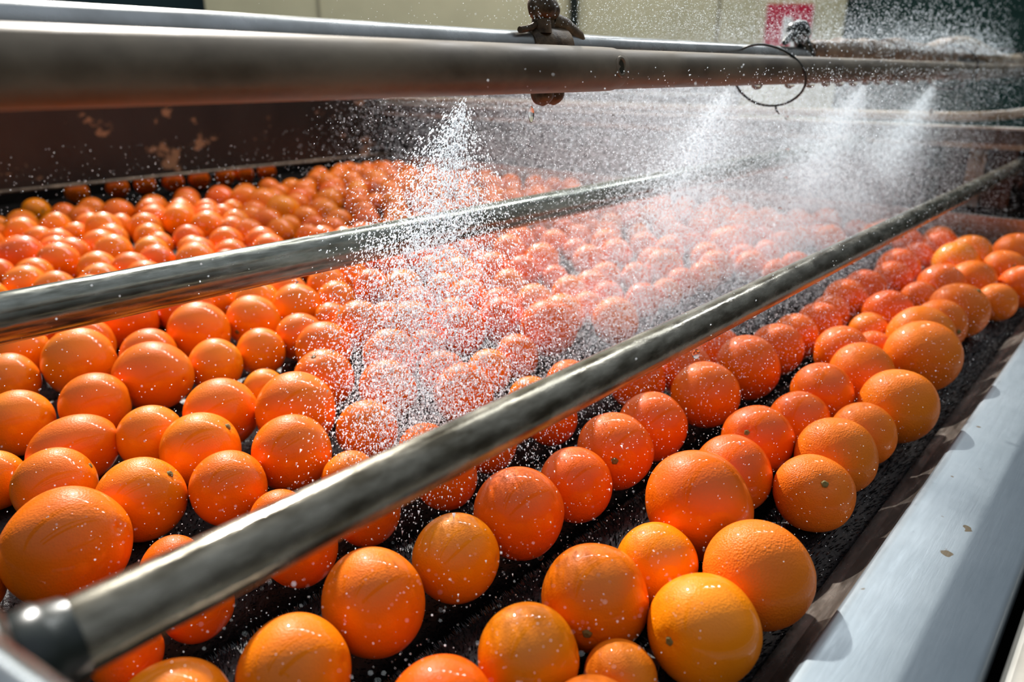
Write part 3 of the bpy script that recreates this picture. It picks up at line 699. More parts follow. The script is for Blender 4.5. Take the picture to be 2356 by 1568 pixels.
def stem_mesh():
    mb = MB(); vs = [(0, 0, .0006)]; n = 14
    for ring, (r, z) in enumerate([(.0010, .0002), (.0018, .0010), (.0026, .0005), (.0036, -.0008)]):
        for i in range(n):
            th = 2*math.pi*i/n; rr = r * (1 + .10 * math.sin(5*th) + .05 * math.sin(3*th + 1)); vs.append((rr*math.cos(th), rr*math.sin(th), z))
    fs = [(0, 1+i, 1+(i+1) % n) for i in range(n)]
    for q in range(3):
        fs += [(1+q*n+i, 1+(q+1)*n+i, 1+(q+1)*n+(i+1) % n, 1+q*n+(i+1) % n) for i in range(n)]
    mb.add(vs, fs); me = bpy.data.meshes.new('stem_scar'); me.from_pydata(mb.v, [], mb.f)
    me.polygons.foreach_set('use_smooth', [True] * len(mb.f)); me.materials.append(M['stem']); me.update(); return me
STEM = stem_mesh()
GRP = {'a': ('wet orange in the tightly packed bed between the rear pipe and the brown panel', 'oranges heaped beyond the rear pipe'),
       'b': ('drop-speckled orange in front of the rear pipe, where the thick mist begins', 'drop-speckled oranges in front of the rear pipe'),
       'c': ('blurred orange seen through the leftmost spray column, beyond the rear pipe', 'oranges behind the leftmost spray column'),
       'd': ('pink-veiled orange inside the white mist between the two long pipes', 'oranges veiled by mist between the pipes'),
       'e': ('reddish orange partly hidden right beneath the near slanting pipe', 'oranges half hidden under the near pipe'),
       'f': ('misty orange in the receding single row below the far half of the near pipe', 'misty oranges in the receding row'),
       'h': ('dark red orange in deep shade beneath the brown side panel', 'shaded oranges under the brown panel'),
       'fill': ('orange filling a gap in the packed bed, mostly hidden by its neighbours', 'oranges in the gaps of the packed bed')}
def proj_r(x, y, z, r):
    d = Vector((x, y, z - CAM_H)); zc = d.dot(FWD) * math.cos(PITCH) - d.z * math.sin(PITCH); return r / zc
named = [t for t in ORANGES if t[7] != 'fill']
fill = sorted([t for t in ORANGES if t[7] == 'fill'], key=lambda t: -proj_r(*t[:4]))
room = 300 - len(named)
rest = fill[room:]
for i, (x, y, z, r, c, st, stem, lab) in enumerate(named + fill[:room]):
    me = BASES[i % 7][1 if (c == 'p') else 0]
    o = bpy.data.objects.new('orange', me); COL.objects.link(o)
    o.location = (x, y, z); s = r / .04
    q = (i * 37) % 100 / 100
    if stem:
        n = Vector(stem); o.rotation_euler = n.to_track_quat('Z', 'Y').to_euler()
        o.scale = (s, s, s)
    else:
        # stems turned away from the lens side; longer fruit lie across the view
        ax = (RGT * (1 if q > .5 else -1) + Vector((0, 0, (q - .5) * .8)) + FWD * (.9 * q)).normalized()
        o.rotation_euler = ax.to_track_quat('Z', 'Y').to_euler(); o.scale = (s, s, s * st)
    col = COLS[c]; k = .94 + .1 * random.random(); o.color = (col[0]*min(k, 1.05), col[1]*(k + random.uniform(-.12, .14)), col[2], 1)
    if lab in GRP: tag(o, GRP[lab][0], 'orange', GRP[lab][1])
    else: tag(o, lab, 'orange', 'oranges on the brush rollers')
    if stem:
        e = bpy.data.objects.new('stem_scar', STEM); COL.objects.link(e); e.parent = o; e.location = (0, 0, .04 * .955)
mb = MB()
for (x, y, z, r, c, st, stem, lab) in rest: mb.sphere((x, y, z), r, nu=28, nv=18, wob=.008)
o = mb.obj('packed_oranges', M['orange_wet']); o.color = (.92, .18, .004, 1)
tag(o, 'remaining small oranges of the densely packed bed between the two long pipes', 'oranges', kind='stuff')

# ------------------------------------------------------------------ brush rollers
def bristles(cy, cz, r, x0, x1, n):
    rs = np.random.RandomState(int(cy * 1000)); X = rs.uniform(x0, x1, n); th = rs.uniform(-.35, math.pi + .35, n)
    nrm = np.stack([rs.normal(0, .25, n), np.cos(th), np.sin(th)], 1); nrm /= np.linalg.norm(nrm, axis=1)[:, None]
    base = np.stack([X, cy + r * np.cos(th), cz + r * np.sin(th)], 1)
    L = rs.uniform(.003, .007, n)[:, None]
    a = np.cross(nrm, np.array([1, .3, .2])); a /= np.linalg.norm(a, axis=1)[:, None]; b = np.cross(nrm, a)
    w = .0007
    V = np.stack([base + a*w, base - a*w*.5 + b*w*.87, base - a*w*.5 - b*w*.87, base + nrm * L], 1).reshape(-1, 3)
    i = np.arange(n)[:, None] * 4
    Fc = np.concatenate([i + [0, 1, 3], i + [1, 2, 3], i + [2, 0, 3]], 1).reshape(-1, 3)
    return V, Fc
def np_mesh(name, V, Fc, m, smooth=False):
    me = bpy.data.meshes.new(name); n = len(Fc); k = Fc.shape[1]
    me.vertices.add(len(V)); me.vertices.foreach_set('co', V.astype(np.float32).ravel())
    me.loops.add(n * k); me.loops.foreach_set('vertex_index', Fc.astype(np.int32).ravel())
    me.polygons.add(n); me.polygons.foreach_set('loop_start', (np.arange(n) * k).astype(np.int32))
    me.polygons.foreach_set('use_smooth', np.full(n, smooth))
    me.update(calc_edges=True); me.materials.append(m)
    o = bpy.data.objects.new(name, me); COL.objects.link(o); return o
for k in range(9):
    cy = .1985 + .125 * k; cz = -.050; r = .052
    t = empty('brush_roller', (-.25, cy, cz))
    mb = MB(); mb.tube([(-.25, cy, cz), (2.13, cy, cz)], r, 40)
    local(mb.obj('roller_core', M['brush'], origin=(-.25, cy, cz)), t)
    V, Fc = bristles(cy, cz, r, -.1 if k else 0, 2.12 if k < 3 else 1.8, [26000, 30000, 26000, 18000, 12000, 9000, 6000, 6000, 6000][k])
    b = np_mesh('bristles', V - np.array([-.25, cy, cz]), Fc, M['bristle']); b.parent = t; tag(b, kind='stuff')
    if k == 0: tag(t, 'wet black brush roller running along the steel tray', 'roller')
    elif k == 1: tag(t, 'wet black brush roller between the first two rows of oranges from the tray', 'roller')
    else: tag(t, 'wet black brush roller under the crowded oranges', 'roller', 'black brush rollers deeper in the bed')
mb = MB(); mb.box((-.3, 1.255, -.06), (2.14, 3.0, -.004))
tag(mb.obj('bed_plate', M['dark']), 'black bed plate under the packed oranges beyond the rear pipe', 'plate')

# ------------------------------------------------------------------ machine frame
fr = empty('washer_frame', (0, 0, -.12))
tag(fr, 'steel frame of the washing line around the orange bed', 'machine frame')
def sub(mb, name, m, parent=fr, bevel=0): return local(mb.obj(name, m, bevel=bevel, origin=(0, 0, 0)), parent) if parent is fr else mb.obj(name, m, parent, bevel)
# tray: flat sheet with a rolled edge, then the wet lip that drops to the rollers
def strip(prof, x0, x1, thick=None, nx=1):
    vs = []; fs = []; n = len(prof)
    for i in range(nx + 1):
        x = x0 + (x1 - x0) * i / nx
        vs += [(x, y, z) for y, z in prof]
    for i in range(nx):
        for j in range(n - 1): fs.append((i*n+j, i*n+j+1, (i+1)*n+j+1, (i+1)*n+j))
    return vs, fs
mb = MB(); prof = [(.0215, -.02), (.0215, .030), (.0235, .0335), (.027, .035), (.112, .035), (.118, .0343), (.1215, .031)]
prof += [(.1195, .031), (.112, .033), (.027, .033), (.0235, .030), (.0235, -.02), (.0215, -.02)]
vs, fs = strip(prof, -.4, 3.2); mb.add(vs, fs, True); tr = sub(mb, 'steel_tray', M['tray'])
mb = MB(); prof = [(.1212, .031), (.1225, .026), (.126, .018), (.132, .009), (.140, .001), (.149, -.006), (.156, -.012), (.158, -.03), (.155, -.03), (.153, -.013), (.118, .026), (.1212, .031)]
vs, fs = strip(prof, -.4, 2.14); mb.add(vs, fs, True); sub(mb, 'gutter_lip', M['lip'])
mb = MB(); mb.box((-.4, -.06, -.1), (3.2, .0125, .030)); sub(mb, 'outer_rail', M['rail_out'], bevel=.006)
mb = MB(); mb.box((-.4, -.06, -.16), (3.2, .155, -.105)); sub(mb, 'base_beam', M['dark'])
mb = MB(); mb.box((-.4, .155, -.16), (2.14, 3.0, -.115)); sub(mb, 'drip_pan', M['dark'])
# far side sheet with its flange
mb = MB(); mb.box((-.3, 2.655, .083), (2.16, 2.668, .452)); sp = sub(mb, 'side_panel', M['panel'])
mb = MB(); mb.tube([(x, 2.652, .083 - .0) for x in (-.3, .5, 1.4, 2.16)], .0055, 10); f_ = mb.obj('panel_flange', M['flange']); f_.parent = sp; f_.location = Vector((0, 0, 0))
mb = MB(); mb.box((-.3, 2.98, -.06), (2.16, 3.0, .45)); sub(mb, 'back_plate', M['dark'])
# end of the line
mb = MB(); mb.box((2.14, .0, -.10), (2.155, 3.0, .092)); sub(mb, 'end_plate', M['endplate'], bevel=.003)
mb = MB(); mb.box((2.22, .0, .06), (2.235, 3.0, .262)); sub(mb, 'recess_sheet', M['recess'])
mb = MB(); mb.box((2.14, .0, .262), (2.235, 3.0, .296)); le = sub(mb, 'ledge', M['ledge'], bevel=.003)
mb = MB(); mb.tube([(2.137, .0, .2985), (2.137, 3.0, .2985)], .0035, 10); r_ = mb.obj('ledge_rim', M['rail_out']); r_.parent = le
mb = MB(); mb.box((2.14, 0.0, .25), (2.155, 3.0, .262)); sub(mb, 'lower_lip', M['flange'])
mb = MB(); mb.box((2.40, 1.15, .05), (2.45, 3.2, .385)); rr_ = sub(mb, 'rear_beam', M['ledge'])
mb = MB(); mb.tube([(2.40, 1.15, .385), (2.40, 3.2, .385)], .005, 8); mb.obj('beam_rim', M['rail_out']).parent = rr_
mb = MB(); mb.tube([(2.395, 1.15, .352), (2.395, 3.2, .352)], .004, 8); mb.obj('beam_bead', M['rail_out']).parent = rr_
for (ya, yb, m_) in [(.365, .405, 'flange'), (.46, .50, 'black'), (.26, .30, 'recess')]:
    mb = MB(); n = 8; vs = []
    for i in range(n + 1):
        y = ya + (yb - ya) * i / n; x = 2.205 + .004 * math.sin(i * 1.1)
        vs += [(x, y, .10), (x, y, .26)]
    mb.add(vs, [(2*i, 2*i+2, 2*i+3, 2*i+1) for i in range(n)]); o = sub(mb, 'curtain_strip', M[m_]); so = o.modifiers.new('s', 'SOLIDIFY'); so.thickness = .003
# hose lying along the end
pts = [(2.16, 2.9, .319), (2.16, 1.6, .319), (2.16, .8, .319), (2.165, .5, .319), (2.18, .40, .321), (2.20, .33, .328), (2.24, .26, .343), (2.30, .18, .365), (2.40, .08, .40)]
def smooth_pts(p, it=3):
    p = [Vector(a) for a in p]
    for _ in range(it):
        q = [p[0]]
        for a, b in zip(p[:-1], p[1:]): q += [a * .75 + b * .25, a * .25 + b * .75]
        q.append(p[-1]); p = q
    return p
mb = MB(); mb.tube(smooth_pts(pts), .0115, 14)
tag(mb.obj('rubber_hose', M['tan']), 'tan hose lying along the far end of the line, curling up at its right end', 'hose')

# ------------------------------------------------------------------ pipes
def pipe(name, y, z, r, x0, x1, m, n=48, seg=24):
    mb = MB(); mb.tube([(x0 + (x1 - x0) * i / seg, y, z) for i in range(seg + 1)], r, n)
    return mb.obj(name, m, origin=(x0, y, z))
p2 = empty('near_pipe', (.052, .28, .2185)); tag(p2, 'wet steel pipe slanting across the foreground, spotted with reflections', 'pipe')
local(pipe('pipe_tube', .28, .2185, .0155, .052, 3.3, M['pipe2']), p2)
mb = MB(); mb.tube([(.022, .28, .2185), (.030, .28, .2185), (.032, .28, .2185), (.050, .28, .2185), (.052, .28, .2185), (.060, .28, .2185)], [.012, .012, .019, .020, .0185, .0168], 20)
local(mb.obj('end_coupling', M['black']), p2)
mb = MB(); mb.tube([(.028, .255, .245), (.034, .262, .24), (.036, .28, .242), (.034, .298, .235)], .005, 10)
local(mb.obj('clamp_wire', M['black']), p2)
p1 = pipe('rear_pipe', .655, .246, .020, -.35, 2.14, M['pipe']); tag(p1, 'shiny wet steel pipe crossing the middle of the orange bed, into the mist', 'pipe')

top = empty('front_spray_pipe', (-.3, .405, .427)); tag(top, 'thick weathered pipe across the top, nearest the lens, with a drilled sleeve', 'pipe')
mb = MB(); mb.tube([(-.3, .405, .427), (.1, .405, .427), (.3, .405, .427), (.5, .405, .427), (.575, .405, .427), (.590, .405, .427), (.598, .405, .427)], [.0186, .0186, .0186, .0186, .0186, .0183, .0170], 48)
local(mb.obj('pipe_sleeve', M['galv']), top)
local(pipe('pipe_tube', .405, .427, .0172, .57, 3.3, M['galv']), top)
mb = MB(); a = .582
for th, r0, r1, nm, m_ in [(.12, .0036, 0, 'bolt_hole', 'stem_pit')]:
    d = Vector((0, -math.cos(th), math.sin(th))); c = Vector((a, .405, .427)) + d * .0183
    u = Vector((1, 0, 0)); v = d.cross(u); n = 18; vs = [c + d * .0002]
    vs += [c + u * math.cos(2*math.pi*i/n) * .0042 + v * math.sin(2*math.pi*i/n) * .0052 + d * .0001 for i in range(n)]
    mb.add(vs, [(0, 1+i, 1+(i+1) % n) for i in range(n)]); local(mb.obj('bolt_hole', M['stem_pit']), top)
    mb = MB(); ring = [c + u * math.cos(2*math.pi*i/24) * .0062 + v * math.sin(2*math.pi*i/24) * .0074 + d * -.0004 for i in range(25)]
    mb.tube(ring, .0017, 8, False); local(mb.obj('hole_rim', M['galv']), top)

back = empty('rear_spray_pipe', (-.3, .47, .4465)); tag(back, 'pale spray pipe right behind the thick top pipe, carrying the nozzles', 'pipe')
local(pipe('pipe_tube', .47, .4465, .0135, -.3, 3.3, M['galv_b']), back)
NOZ = [(.47, .47, .405), (.965, .47, .405), (1.52, .47, .405), (2.03, .47, .405)]
for (nx_, ny, nz) in NOZ:
    mb = MB(); mb.tube([(nx_, ny, .436), (nx_, ny, .424), (nx_, ny, .423), (nx_, ny, .414), (nx_, ny, .409)], [.007, .007, .009, .009, .004], 12)
    local(mb.obj('spray_nozzle', M['clamp']), back)

# bolted pipe clamp: two knobs above, two below
cl = empty('pipe_clamp', (.575, .47, .44)); tag(cl, 'corroded bolted clamp with two rounded knobs on the top pipes', 'clamp')
rb = lambda *p: Vector(p)
def part(mb, name, m, parent, **k): return local(mb.obj(name, m, **k), parent)
mb = MB(); mb.tube([(.548, .47, .4465), (.552, .47, .4465), (.600, .47, .4465), (.604, .47, .4465)], [.0145, .0178, .0178, .0145], 28); part(mb, 'clamp_band', M['clamp'], cl)
for j, (cx, cy) in enumerate([(.562, .462), (.583, .474)]):
    mb = MB(); mb.sphere((cx, cy, .4795), .0130, (1, 1, .95), 22, 14, wob=.06); mb.tube([(cx, cy, .458), (cx, cy, .470)], [.010, .0085], 16)
    part(mb, 'bolt_knob', M['clamp'], cl)
for j, (cx, cy) in enumerate([(.552, .452), (.573, .456)]):
    mb = MB(); mb.sphere((cx, cy, .4065), .0108, (1, 1, 1), 20, 12, wob=.05); mb.tube([(cx, cy, .408), (cx, cy, .432)], .0095, 16)
    part(mb, 'lower_nut', M['clamp'], cl)
mb = MB(); mb.tube(smooth_pts([(.528, .458, .4595), (.545, .46, .4615), (.556, .462, .466)], 2), .0028, 10); part(mb, 'clamp_lug', M['clamp'], cl)
mb = MB(); mb.tube([(.590, .474, .470), (.604, .47, .466), (.622, .466, .456), (.630, .465, .446)], [.009, .0085, .0075, .006], 12)
part(mb, 'clamp_bracket', M['clamp'], cl)

# dark valve and corroded couplings further along
va = empty('valve', (1.17, .47, .46)); tag(va, 'dark tap sticking up behind the top pipe, in front of the red sign', 'valve')
mb = MB(); mb.sphere((1.175, .47, .482), .0175, (1, 1, .9), 18, 12, wob=.06); part(mb, 'valve_knob', M['black'], va)
mb = MB(); mb.tube([(1.185, .47, .474), (1.20, .47, .460), (1.215, .468, .442), (1.218, .466, .430)], [.011, .0125, .014, .013], 14); part(mb, 'valve_neck', M['black'], va)
mb = MB(); mb.tube([(1.175, .47, .476), (1.135, .468, .472), (1.12, .466, .464)], [.009, .0065, .004], 10); part(mb, 'valve_lever', M['black'], va)
cp = empty('hose_coupling', (1.3, .47, .4465)); tag(cp, 'corroded ribbed couplings and elbow hose at the far end of the top pipes', 'hose coupling')
mb = MB(); xs = [1.22, 1.24, 1.33, 1.345, 1.36, 1.45, 1.47, 1.52, 1.535, 1.62, 1.64]; mb.tube([(x, .47, .4535) for x in xs], [.015, .0190, .0195, .0250, .0235, .0245, .0275, .027, .0235, .0245, .0255], 24); part(mb, 'ribbed_sleeve', M['rust'], cp)
mb = MB(); mb.tube([(1.60, .47, .458), (1.68, .47, .461), (1.76, .47, .458), (1.90, .47, .455), (1.98, .47, .458), (2.05, .47, .460)], [.026, .0265, .0235, .0265, .033, .032], 24); mb.sphere((2.03, .47, .462), .036, (1, 1, 1), 20, 12, wob=.05); part(mb, 'elbow_fitting', M['rust'], cp)
mb = MB(); mb.tube(smooth_pts([(2.08, .47, .478), (2.25, .47, .485), (2.45, .47, .470), (2.65, .47, .452), (2.85, .47, .450), (3.2, .47, .462)]), .024, 18); part(mb, 'elbow_hose', M['tan'], cp)

# zip ties looped round the pipes
def loop(c, ry, rz, tilt, w, lab, tail=True):
    t = empty('cable_tie', c); tag(t, lab, 'cable tie')
    pts = []
    for i in range(41):
        th = 2*math.pi*i/40; pts.append((c[0] + tilt * math.sin(th) * rz + .006 * math.cos(2*th), c[1] + ry * math.cos(th), c[2] + rz * math.sin(th)))
    mb = MB(); mb.tube(pts, w, 8, False); part(mb, 'tie_loop', M['black'], t)
    if tail:
        p = Vector(pts[29]); mb = MB(); mb.tube([p, p + Vector((.0, -.002, -.006)), p + Vector((.006, -.004, -.011))], [w, w*.8, w*.5], 8); part(mb, 'tie_tail', M['black'], t)
loop((1.00, .436, .4195), .050, .038, -.75, .0016, 'black cable tie hanging as a wide loop round the top pipes, drops clinging to it')
loop((1.98, .438, .434), .055, .046, -.4, .0022, 'thin black cable tie round the elbow fitting of the top pipes', False)
loop((2.62, .44, .44), .055, .046, -.4, .0026, 'thin black cable tie round the tan hose near the end of the top pipes', False)

# pale frame tube cutting the lower left corner, close to the lens
A_ = Vector(CORNER[0]); B_ = Vector(CORNER[1])
mb = MB(); mb.tube([A_, B_], .012, 28)
tag(mb.obj('frame_tube', M['galv_b']), 'out-of-focus pale tube crossing the lower left corner', 'tube')

# ------------------------------------------------------------------ water
def octa(P, D, R, EL):
    """droplets: stretched octahedra along D"""
    n = len(P); D = D / np.linalg.norm(D, axis=1)[:, None]
    a = np.cross(D, np.array([.31, .87, .37])); a /= np.linalg.norm(a, axis=1)[:, None]; b = np.cross(D, a)
    R = R[:, None]; E = EL[:, None]
    V = np.stack([P + D*R*E, P - D*R*E, P + a*R, P - a*R, P + b*R, P - b*R], 1).reshape(-1, 3)
    T = np.array([0,2,4, 0,4,3, 0,3,5, 0,5,2, 1,4,2, 1,3,4, 1,5,3, 1,2,5])
    Fc = (np.arange(n)[:, None] * 6 + T[None]).reshape(-1, 3); return V, Fc
def tetra(P, D, R, EL):
    n = len(P); D = D / np.linalg.norm(D, axis=1)[:, None]
    a = np.cross(D, np.array([.31, .87, .37])); a /= np.linalg.norm(a, axis=1)[:, None]; b = np.cross(D, a)
    R = R[:, None]; E = EL[:, None]
    V = np.stack([P + D*R*E*1.3, P - D*R*E*.6 + a*R*1.1, P - D*R*E*.6 + (-.5*a + .87*b)*R*1.1, P - D*R*E*.6 + (-.5*a - .87*b)*R*1.1], 1).reshape(-1, 3)
    T = np.array([0,1,2, 0,2,3, 0,3,1, 1,3,2])
    Fc = (np.arange(n)[:, None] * 4 + T[None]).reshape(-1, 3); return V, Fc
rs = RNG
def spray(noz, n, sx, sy, mx_, my_, v0, r0, r1, core=.10, zmin=.02):
    m = int(n * core); ax = np.concatenate([rs.uniform(mx_ - 2*sx, mx_ + 2*sx, n - m) * .5 + rs.normal(mx_, sx, n - m) * .5, rs.normal(mx_ - .08, .15, m)])
    ay = np.concatenate([rs.normal(my_, sy, n - m), rs.normal(my_, .13, m)])
    v = v0 * rs.uniform(.6, 1.1, n)
    vel = np.stack([np.tan(ax), np.tan(ay), -np.ones(n)], 1); vel /= np.linalg.norm(vel, axis=1)[:, None]; vel *= v[:, None]
    s = rs.uniform(0, 1, n) ** .5
    t = s * .42 / v
    P = np.array(noz)[None] + vel * t[:, None]; P[:, 2] -= 4.9 * t ** 2
    vel[:, 2] -= 9.8 * t
    P += rs.normal(0, .010, (n, 3)) * np.sqrt(s)[:, None]
    k = (P[:, 0] > .66 * P[:, 1] - .10 + .16 * rs.uniform(0, 1, n) ** .5) & (P[:, 2] > zmin) & (P[:, 0] < 2.13) & (P[:, 1] > .2) & (P[:, 1] < 2.6)
    R = rs.uniform(r0, r1, n) * (1 + .8 * (rs.uniform(0, 1, n) > .96))
    return P[k], vel[k], R[k]
LAB = ['coarse sparkling spray column falling below the clamp, leftmost of the spray', 'dense white spray fan falling beside the hanging cable tie',
       'soft white spray fan falling under the ribbed couplings', 'thin spray fan at the far end of the top pipes']
SPR = [(60000, .38, .26, .04, .36, 3.2, .00034, .00072), (90000, .60, .28, -.02, .36, 3.4, .0003, .0005), (80000, .60, .28, -.05, .36, 3.4, .00034, .00054), (50000, .42, .24, -.10, .36, 3.4, .0004, .0006)]
for nz, lab, (n, sx, sy, mx_, my_, v0, r0, r1) in zip(NOZ, LAB, SPR):
    P, D, R = spray(nz, n, sx, sy, mx_, my_, v0, r0, r1)
    V, Fc = tetra(P, D, R, rs.uniform(1.2, 2.6, len(P)))
    o = np_mesh('water_spray', V, Fc, M['drop'], True); tag(o, lab, 'spray', kind='stuff')
# fine mist drifting over the oranges between and around the pipes
n = 660000
X = .35 + 1.77 * rs.uniform(0, 1, n) ** .75; Y = np.where(rs.uniform(0, 1, n) < .7, .72 + rs.normal(0, .30, n), rs.uniform(.45, 1.9, n)); Z = .02 + rs.uniform(0, 1, n) ** .8 * .41
wt = np.clip((X - .70 * Y + .05) / .75, 0, 1) ** 1.2 * np.clip((2.4 - Y) / .8, 0, 1)
k = (rs.uniform(0, 1, n) < wt) & (Y > .24) & (Y < 2.3)
# the near rows stay clear: less mist at low X + near Y
k &= ~((Y < .34) & (rs.uniform(0, 1, n) > .35))
P = np.stack([X, Y, Z], 1)[k]; D = rs.normal(0, .5, P.shape) + np.array([-.3, .1, -1]); R = rs.uniform(.0003, .0005, len(P))
V, Fc = tetra(P, D, R, rs.uniform(1, 2.0, len(P)))
tag(np_mesh('fine_mist', V, Fc, M['drop'], True), 'fine white mist drifting over the oranges between the pipes', 'mist', kind='stuff')
# splash thrown up over the top pipes
n = 40000
X = .40 + rs.uniform(0, 1, n) ** 1.5 * 1.9; Y = .37 + rs.uniform(0, 1, n) ** 1.3 * .40; Z = np.where(Y < .49, .462, .445) + rs.exponential(.034, n)
k = (rs.uniform(0, 1, n) < np.clip((X / Y - 1.02) / .9, .03, 1)) & (Z < .62)
P = np.stack([X, Y, Z], 1)[k]; D = rs.normal(0, 1, P.shape); R = rs.uniform(.00024, .00048, len(P)) * np.clip(P[:, 0] / 1.1, .75, 1.6)
V, Fc = octa(P, D, R, rs.uniform(1, 1.8, len(P)))
n = 2600; X = rs.uniform(1.0, 2.6, n); P2 = np.stack([X, rs.uniform(.36, .45, n), .425 + rs.normal(0, .05, n)], 1); P2 = P2[(np.abs(P2[:, 2] - .427) > .001)]
V2, F2 = octa(P2, rs.normal(0, 1, P2.shape), rs.uniform(.0004, .0007, len(P2)), rs.uniform(1, 1.5, len(P2)))
tag(np_mesh('splash_droplets', np.concatenate([V, V2]), np.concatenate([Fc, F2 + len(V)]), M['drop'], True), 'sparkling droplets thrown up above the top pipes', 'splash', kind='stuff')
# stray drops over the near rows and on the brushes
n = 15000
X = rs.uniform(.12, 1.9, n); Y = rs.uniform(.15, .60, n); Z = rs.beta(1, 2, n) * .2
P = np.stack([X, Y, Z], 1); R = rs.uniform(.00018, .00042, n) * (1 + 1.2 * (rs.uniform(0, 1, n) > .985))
n2 = 5000; X = rs.uniform(.1, 1.4, n2); Y = rs.uniform(.5, 1.6, n2); P = np.concatenate([P, np.stack([X, Y, rs.uniform(.02, .3, n2)], 1)]); R = np.concatenate([R, rs.uniform(.0003, .0007, n2)])
V, Fc = octa(P, rs.normal(0, 1, P.shape), R, rs.uniform(1, 1.5, len(P)))
tag(np_mesh('stray_droplets', V, Fc, M['drop'], True), 'stray tiny drops over the near rows of oranges and black brushes', 'droplets', kind='stuff')
# big clear drops: falling and clinging
def drop(p, r, el, lab, grp=None):
    mb = MB(); vs = []; nu, nv = 14, 10
    for j in range(nv + 1):
        ph = math.pi * j / nv; w = math.sin(ph) * (1 - .25 * (math.cos(ph) > 0) * math.cos(ph) ** 2)
        for i in range(nu): vs.append((r*w*math.cos(2*math.pi*i/nu), r*w*math.sin(2*math.pi*i/nu), r*el*math.cos(ph)))
    mb.add(vs, [(j*nu+i, (j+1)*nu+i, (j+1)*nu+(i+1) % nu, j*nu+(i+1) % nu) for j in range(nv) for i in range(nu)])
    o = mb.obj('water_drop', M['water']); o.location = p; return tag(o, lab, 'water drop', grp)
drop((.523, .44, .3895), .0028, 2.6, 'long clear drop falling from the nut of the corroded clamp')
for p, r in [((1.095, .44, .363), .0028), ((1.113, .44, .316), .0028), ((1.12, .44, .274), .0030), ((1.113, .44, .229), .0030)]:
    drop(p, r, 1.1, 'clear round drop falling in line below the hanging cable tie', 'drops falling below the cable tie')
drop((.794, .44, .16), .0024, 1.3, 'clear drop with a dark reflection, midair above the near pipe')
drop((.60, .30, .176), .0040, 1.2, 'largest clear drop, just below the middle of the near pipe')
drop((1.91, .44, .343), .0050, 1.2, 'clear drop on a thread of water at the far end of the top pipe')
drop((.440, .355, .0105), .0030, 1.2, 'clear drop at the foot of the white-speckled red-orange fruit')
for i, x in enumerate([.905, 1.005, 1.075, 1.135, 1.19, 1.25, 1.31, 1.37, 1.44, 1.52, 1.60, 1.70, 1.82, 1.96, 2.12]):
    mb = MB(); mb.sphere((0, 0, 0), .0064, (1.25, 1, .85), 16, 10); o = mb.obj('clinging_drop', M['water']); o.location = (x, .405, .4100 - .0003 * (i % 3))
    tag(o, 'water drop clinging in a row to the underside of the thick top pipe', 'water drop', 'drops clinging under the top pipe')
for i, x in enumerate([.665, .83, .95, 1.04, 1.10, 1.16, 1.26, 1.36]):
    mb = MB(); mb.sphere((0, 0, 0), .0038, (1.2, 1, .9), 14, 9); o = mb.obj('clinging_drop', M['water']); o.location = (x, .277, .2035)
    tag(o, 'small water drop clinging to the underside of the near pipe', 'water drop', 'drops clinging under the near pipe')

# ------------------------------------------------------------------ the hall
def st(mb, name, m): return tag(mb.obj(name, m), kind='structure')
def hallbox(r0, r1, f0, f1, z0, z1):
    c = [FWD * f + RGT * r for r, f in ((r0, f0), (r1, f0), (r1, f1), (r0, f1))]
    mb = MB(); mb.add([(v.x, v.y, z0) for v in c] + [(v.x, v.y, z1) for v in c], [(0,3,2,1),(4,5,6,7),(0,1,5,4),(1,2,6,5),(2,3,7,6),(3,0,4,7)], False); return mb
st(hallbox(-8, 8, -4, 8, -1.05, -1.0), 'floor', M['concrete'])
st(hallbox(-8, 2.1, 5.5, 5.6, -1.0, 2.4), 'wall_back', M['teal'])
st(hallbox(2.1, 8, 5.3, 5.4, -1.0, 2.4), 'wall_right', M['green'])
st(hallbox(-1.897, 2.067, 5.0, 5.06, -1.0, 2.4), 'wall_partition', M['beige'])
for x in (-1.194, 1.279): st(hallbox(x - .008, x + .008, 4.99, 5.0, -1.0, 2.4), 'trim_1' if x < 0 else 'trim_2', M['seam'])
tag(hallbox(.355, .405, 4.93, 4.99, -1.0, 2.4).obj('steel_post', M['black']), 'thin black post standing in front of the beige wall', 'post')
sg = empty('wall_sign', FWD * 4.98 + RGT * 1.715 + Vector((0, 0, .7))); tag(sg, 'square red sign with a white mark on the beige wall', 'sign')
local(hallbox(1.576, 1.858, 4.975, 4.99, .56, .816).obj('sign_plate', M['red']), sg)
mb = hallbox(1.675, 1.735, 4.968, 4.976, .60, .745); m2 = hallbox(1.735, 1.795, 4.968, 4.976, .56, .70); mb.add(m2.v, m2.f, False)
local(mb.obj('sign_mark', M['white']), sg)

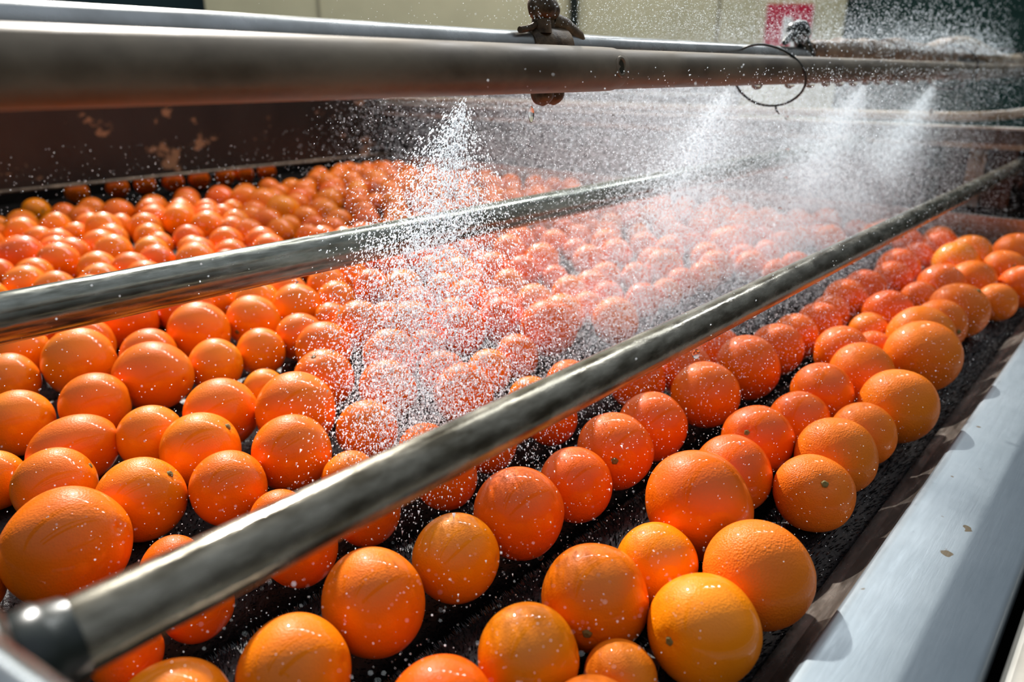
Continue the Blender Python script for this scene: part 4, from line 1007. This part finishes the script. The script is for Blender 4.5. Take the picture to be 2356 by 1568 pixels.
# ------------------------------------------------------------------ light
w = bpy.data.worlds.new('hall light'); SC.world = w; w.use_nodes = True; ns = w.node_tree.nodes; ls = w.node_tree.links
bg = ns['Background']; tc = ns.new('ShaderNodeTexCoord'); sx = ns.new('ShaderNodeSeparateXYZ'); ls.new(tc.outputs['Generated'], sx.inputs[0])
r = ramp(ns, ls, sx.outputs['Z'], [(0, (.05, .045, .04)), (.18, (.12, .12, .12)), (.45, (.50, .55, .60)), (.9, (1.0, 1.1, 1.25))])
ls.new(r.outputs[0], bg.inputs[0]); bg.inputs[1].default_value = 0.52
def sun(az_left, el, strength, angle, col=(1, .96, .90)):
    L = bpy.data.lights.new('sun', 'SUN'); L.energy = strength; L.angle = math.radians(angle); L.color = col
    o = bpy.data.objects.new('sun', L); COL.objects.link(o); a = YAW + math.radians(az_left)
    d = Vector((math.cos(a) * math.cos(math.radians(el)), math.sin(a) * math.cos(math.radians(el)), math.sin(math.radians(el))))
    o.rotation_euler = d.to_track_quat('Z', 'Y').to_euler(); return o
sun(21, 34, 7.2, .9)
def skylight(az_left, el, dist, sxm, sym, power, col=(.95, .98, 1)):
    L = bpy.data.lights.new('skylight', 'AREA'); L.shape = 'RECTANGLE'; L.size = sxm; L.size_y = sym; L.energy = power; L.color = col
    o = bpy.data.objects.new('skylight', L); COL.objects.link(o); a = YAW + math.radians(az_left); e = math.radians(el)
    d = Vector((math.cos(a) * math.cos(e), math.sin(a) * math.cos(e), math.sin(e))); o.location = d * dist + Vector((.6, .6, 0))
    o.rotation_euler = d.to_track_quat('Z', 'Y').to_euler(); return o
L = bpy.data.lights.new('wall_fill_light', 'AREA'); L.shape = 'RECTANGLE'; L.size = 3; L.size_y = .6; L.energy = 60; L.color = (1, .98, .9)  # added unseen fill that brightens the beige wall, not a hall fitting
o = bpy.data.objects.new('wall_fill_light', L); COL.objects.link(o); o.location = FWD * 3.2 + Vector((0, 0, 3.0)); o.rotation_euler = (Vector((0, 0, 1)) * 1.6 - FWD).to_track_quat('Z', 'Y').to_euler()
for az, el, sxm, sym, pw in [(-6, 50, .45, .18, 14), (-18, 47, .4, .22, 16), (-30, 42, .42, .2, 16), (-38, 33, .2, .4, 12)]:
    skylight(az, el, 4.5, sxm, sym, pw)

# ------------------------------------------------------------------ camera
cd = bpy.data.cameras.new('camera'); cam = bpy.data.objects.new('camera', cd); COL.objects.link(cam)
cam.location = (0, 0, CAM_H); cd.sensor_width = 36; cd.lens = 36 * 1700 / 2356; cd.clip_start = .02
vd = (FWD * math.cos(PITCH) + Vector((0, 0, -math.sin(PITCH)))); cam.rotation_euler = vd.to_track_quat('-Z', 'Y').to_euler()
cd.dof.use_dof = True; cd.dof.focus_distance = .68; cd.dof.aperture_fstop = 4.5
SC.camera = cam
SC.view_settings.view_transform = 'Standard'; SC.view_settings.look = 'None'; SC.view_settings.gamma = 1; SC.view_settings.exposure = 0.0
SC.view_settings.use_curve_mapping = False
SC.cycles.max_bounces = 4; SC.cycles.diffuse_bounces = 3; SC.cycles.glossy_bounces = 2; SC.cycles.transmission_bounces = 5; SC.cycles.transparent_max_bounces = 4
SC.cycles.use_denoising = True; SC.cycles.use_adaptive_sampling = True; SC.cycles.adaptive_threshold = .05
SC.cycles.sample_clamp_indirect = 4
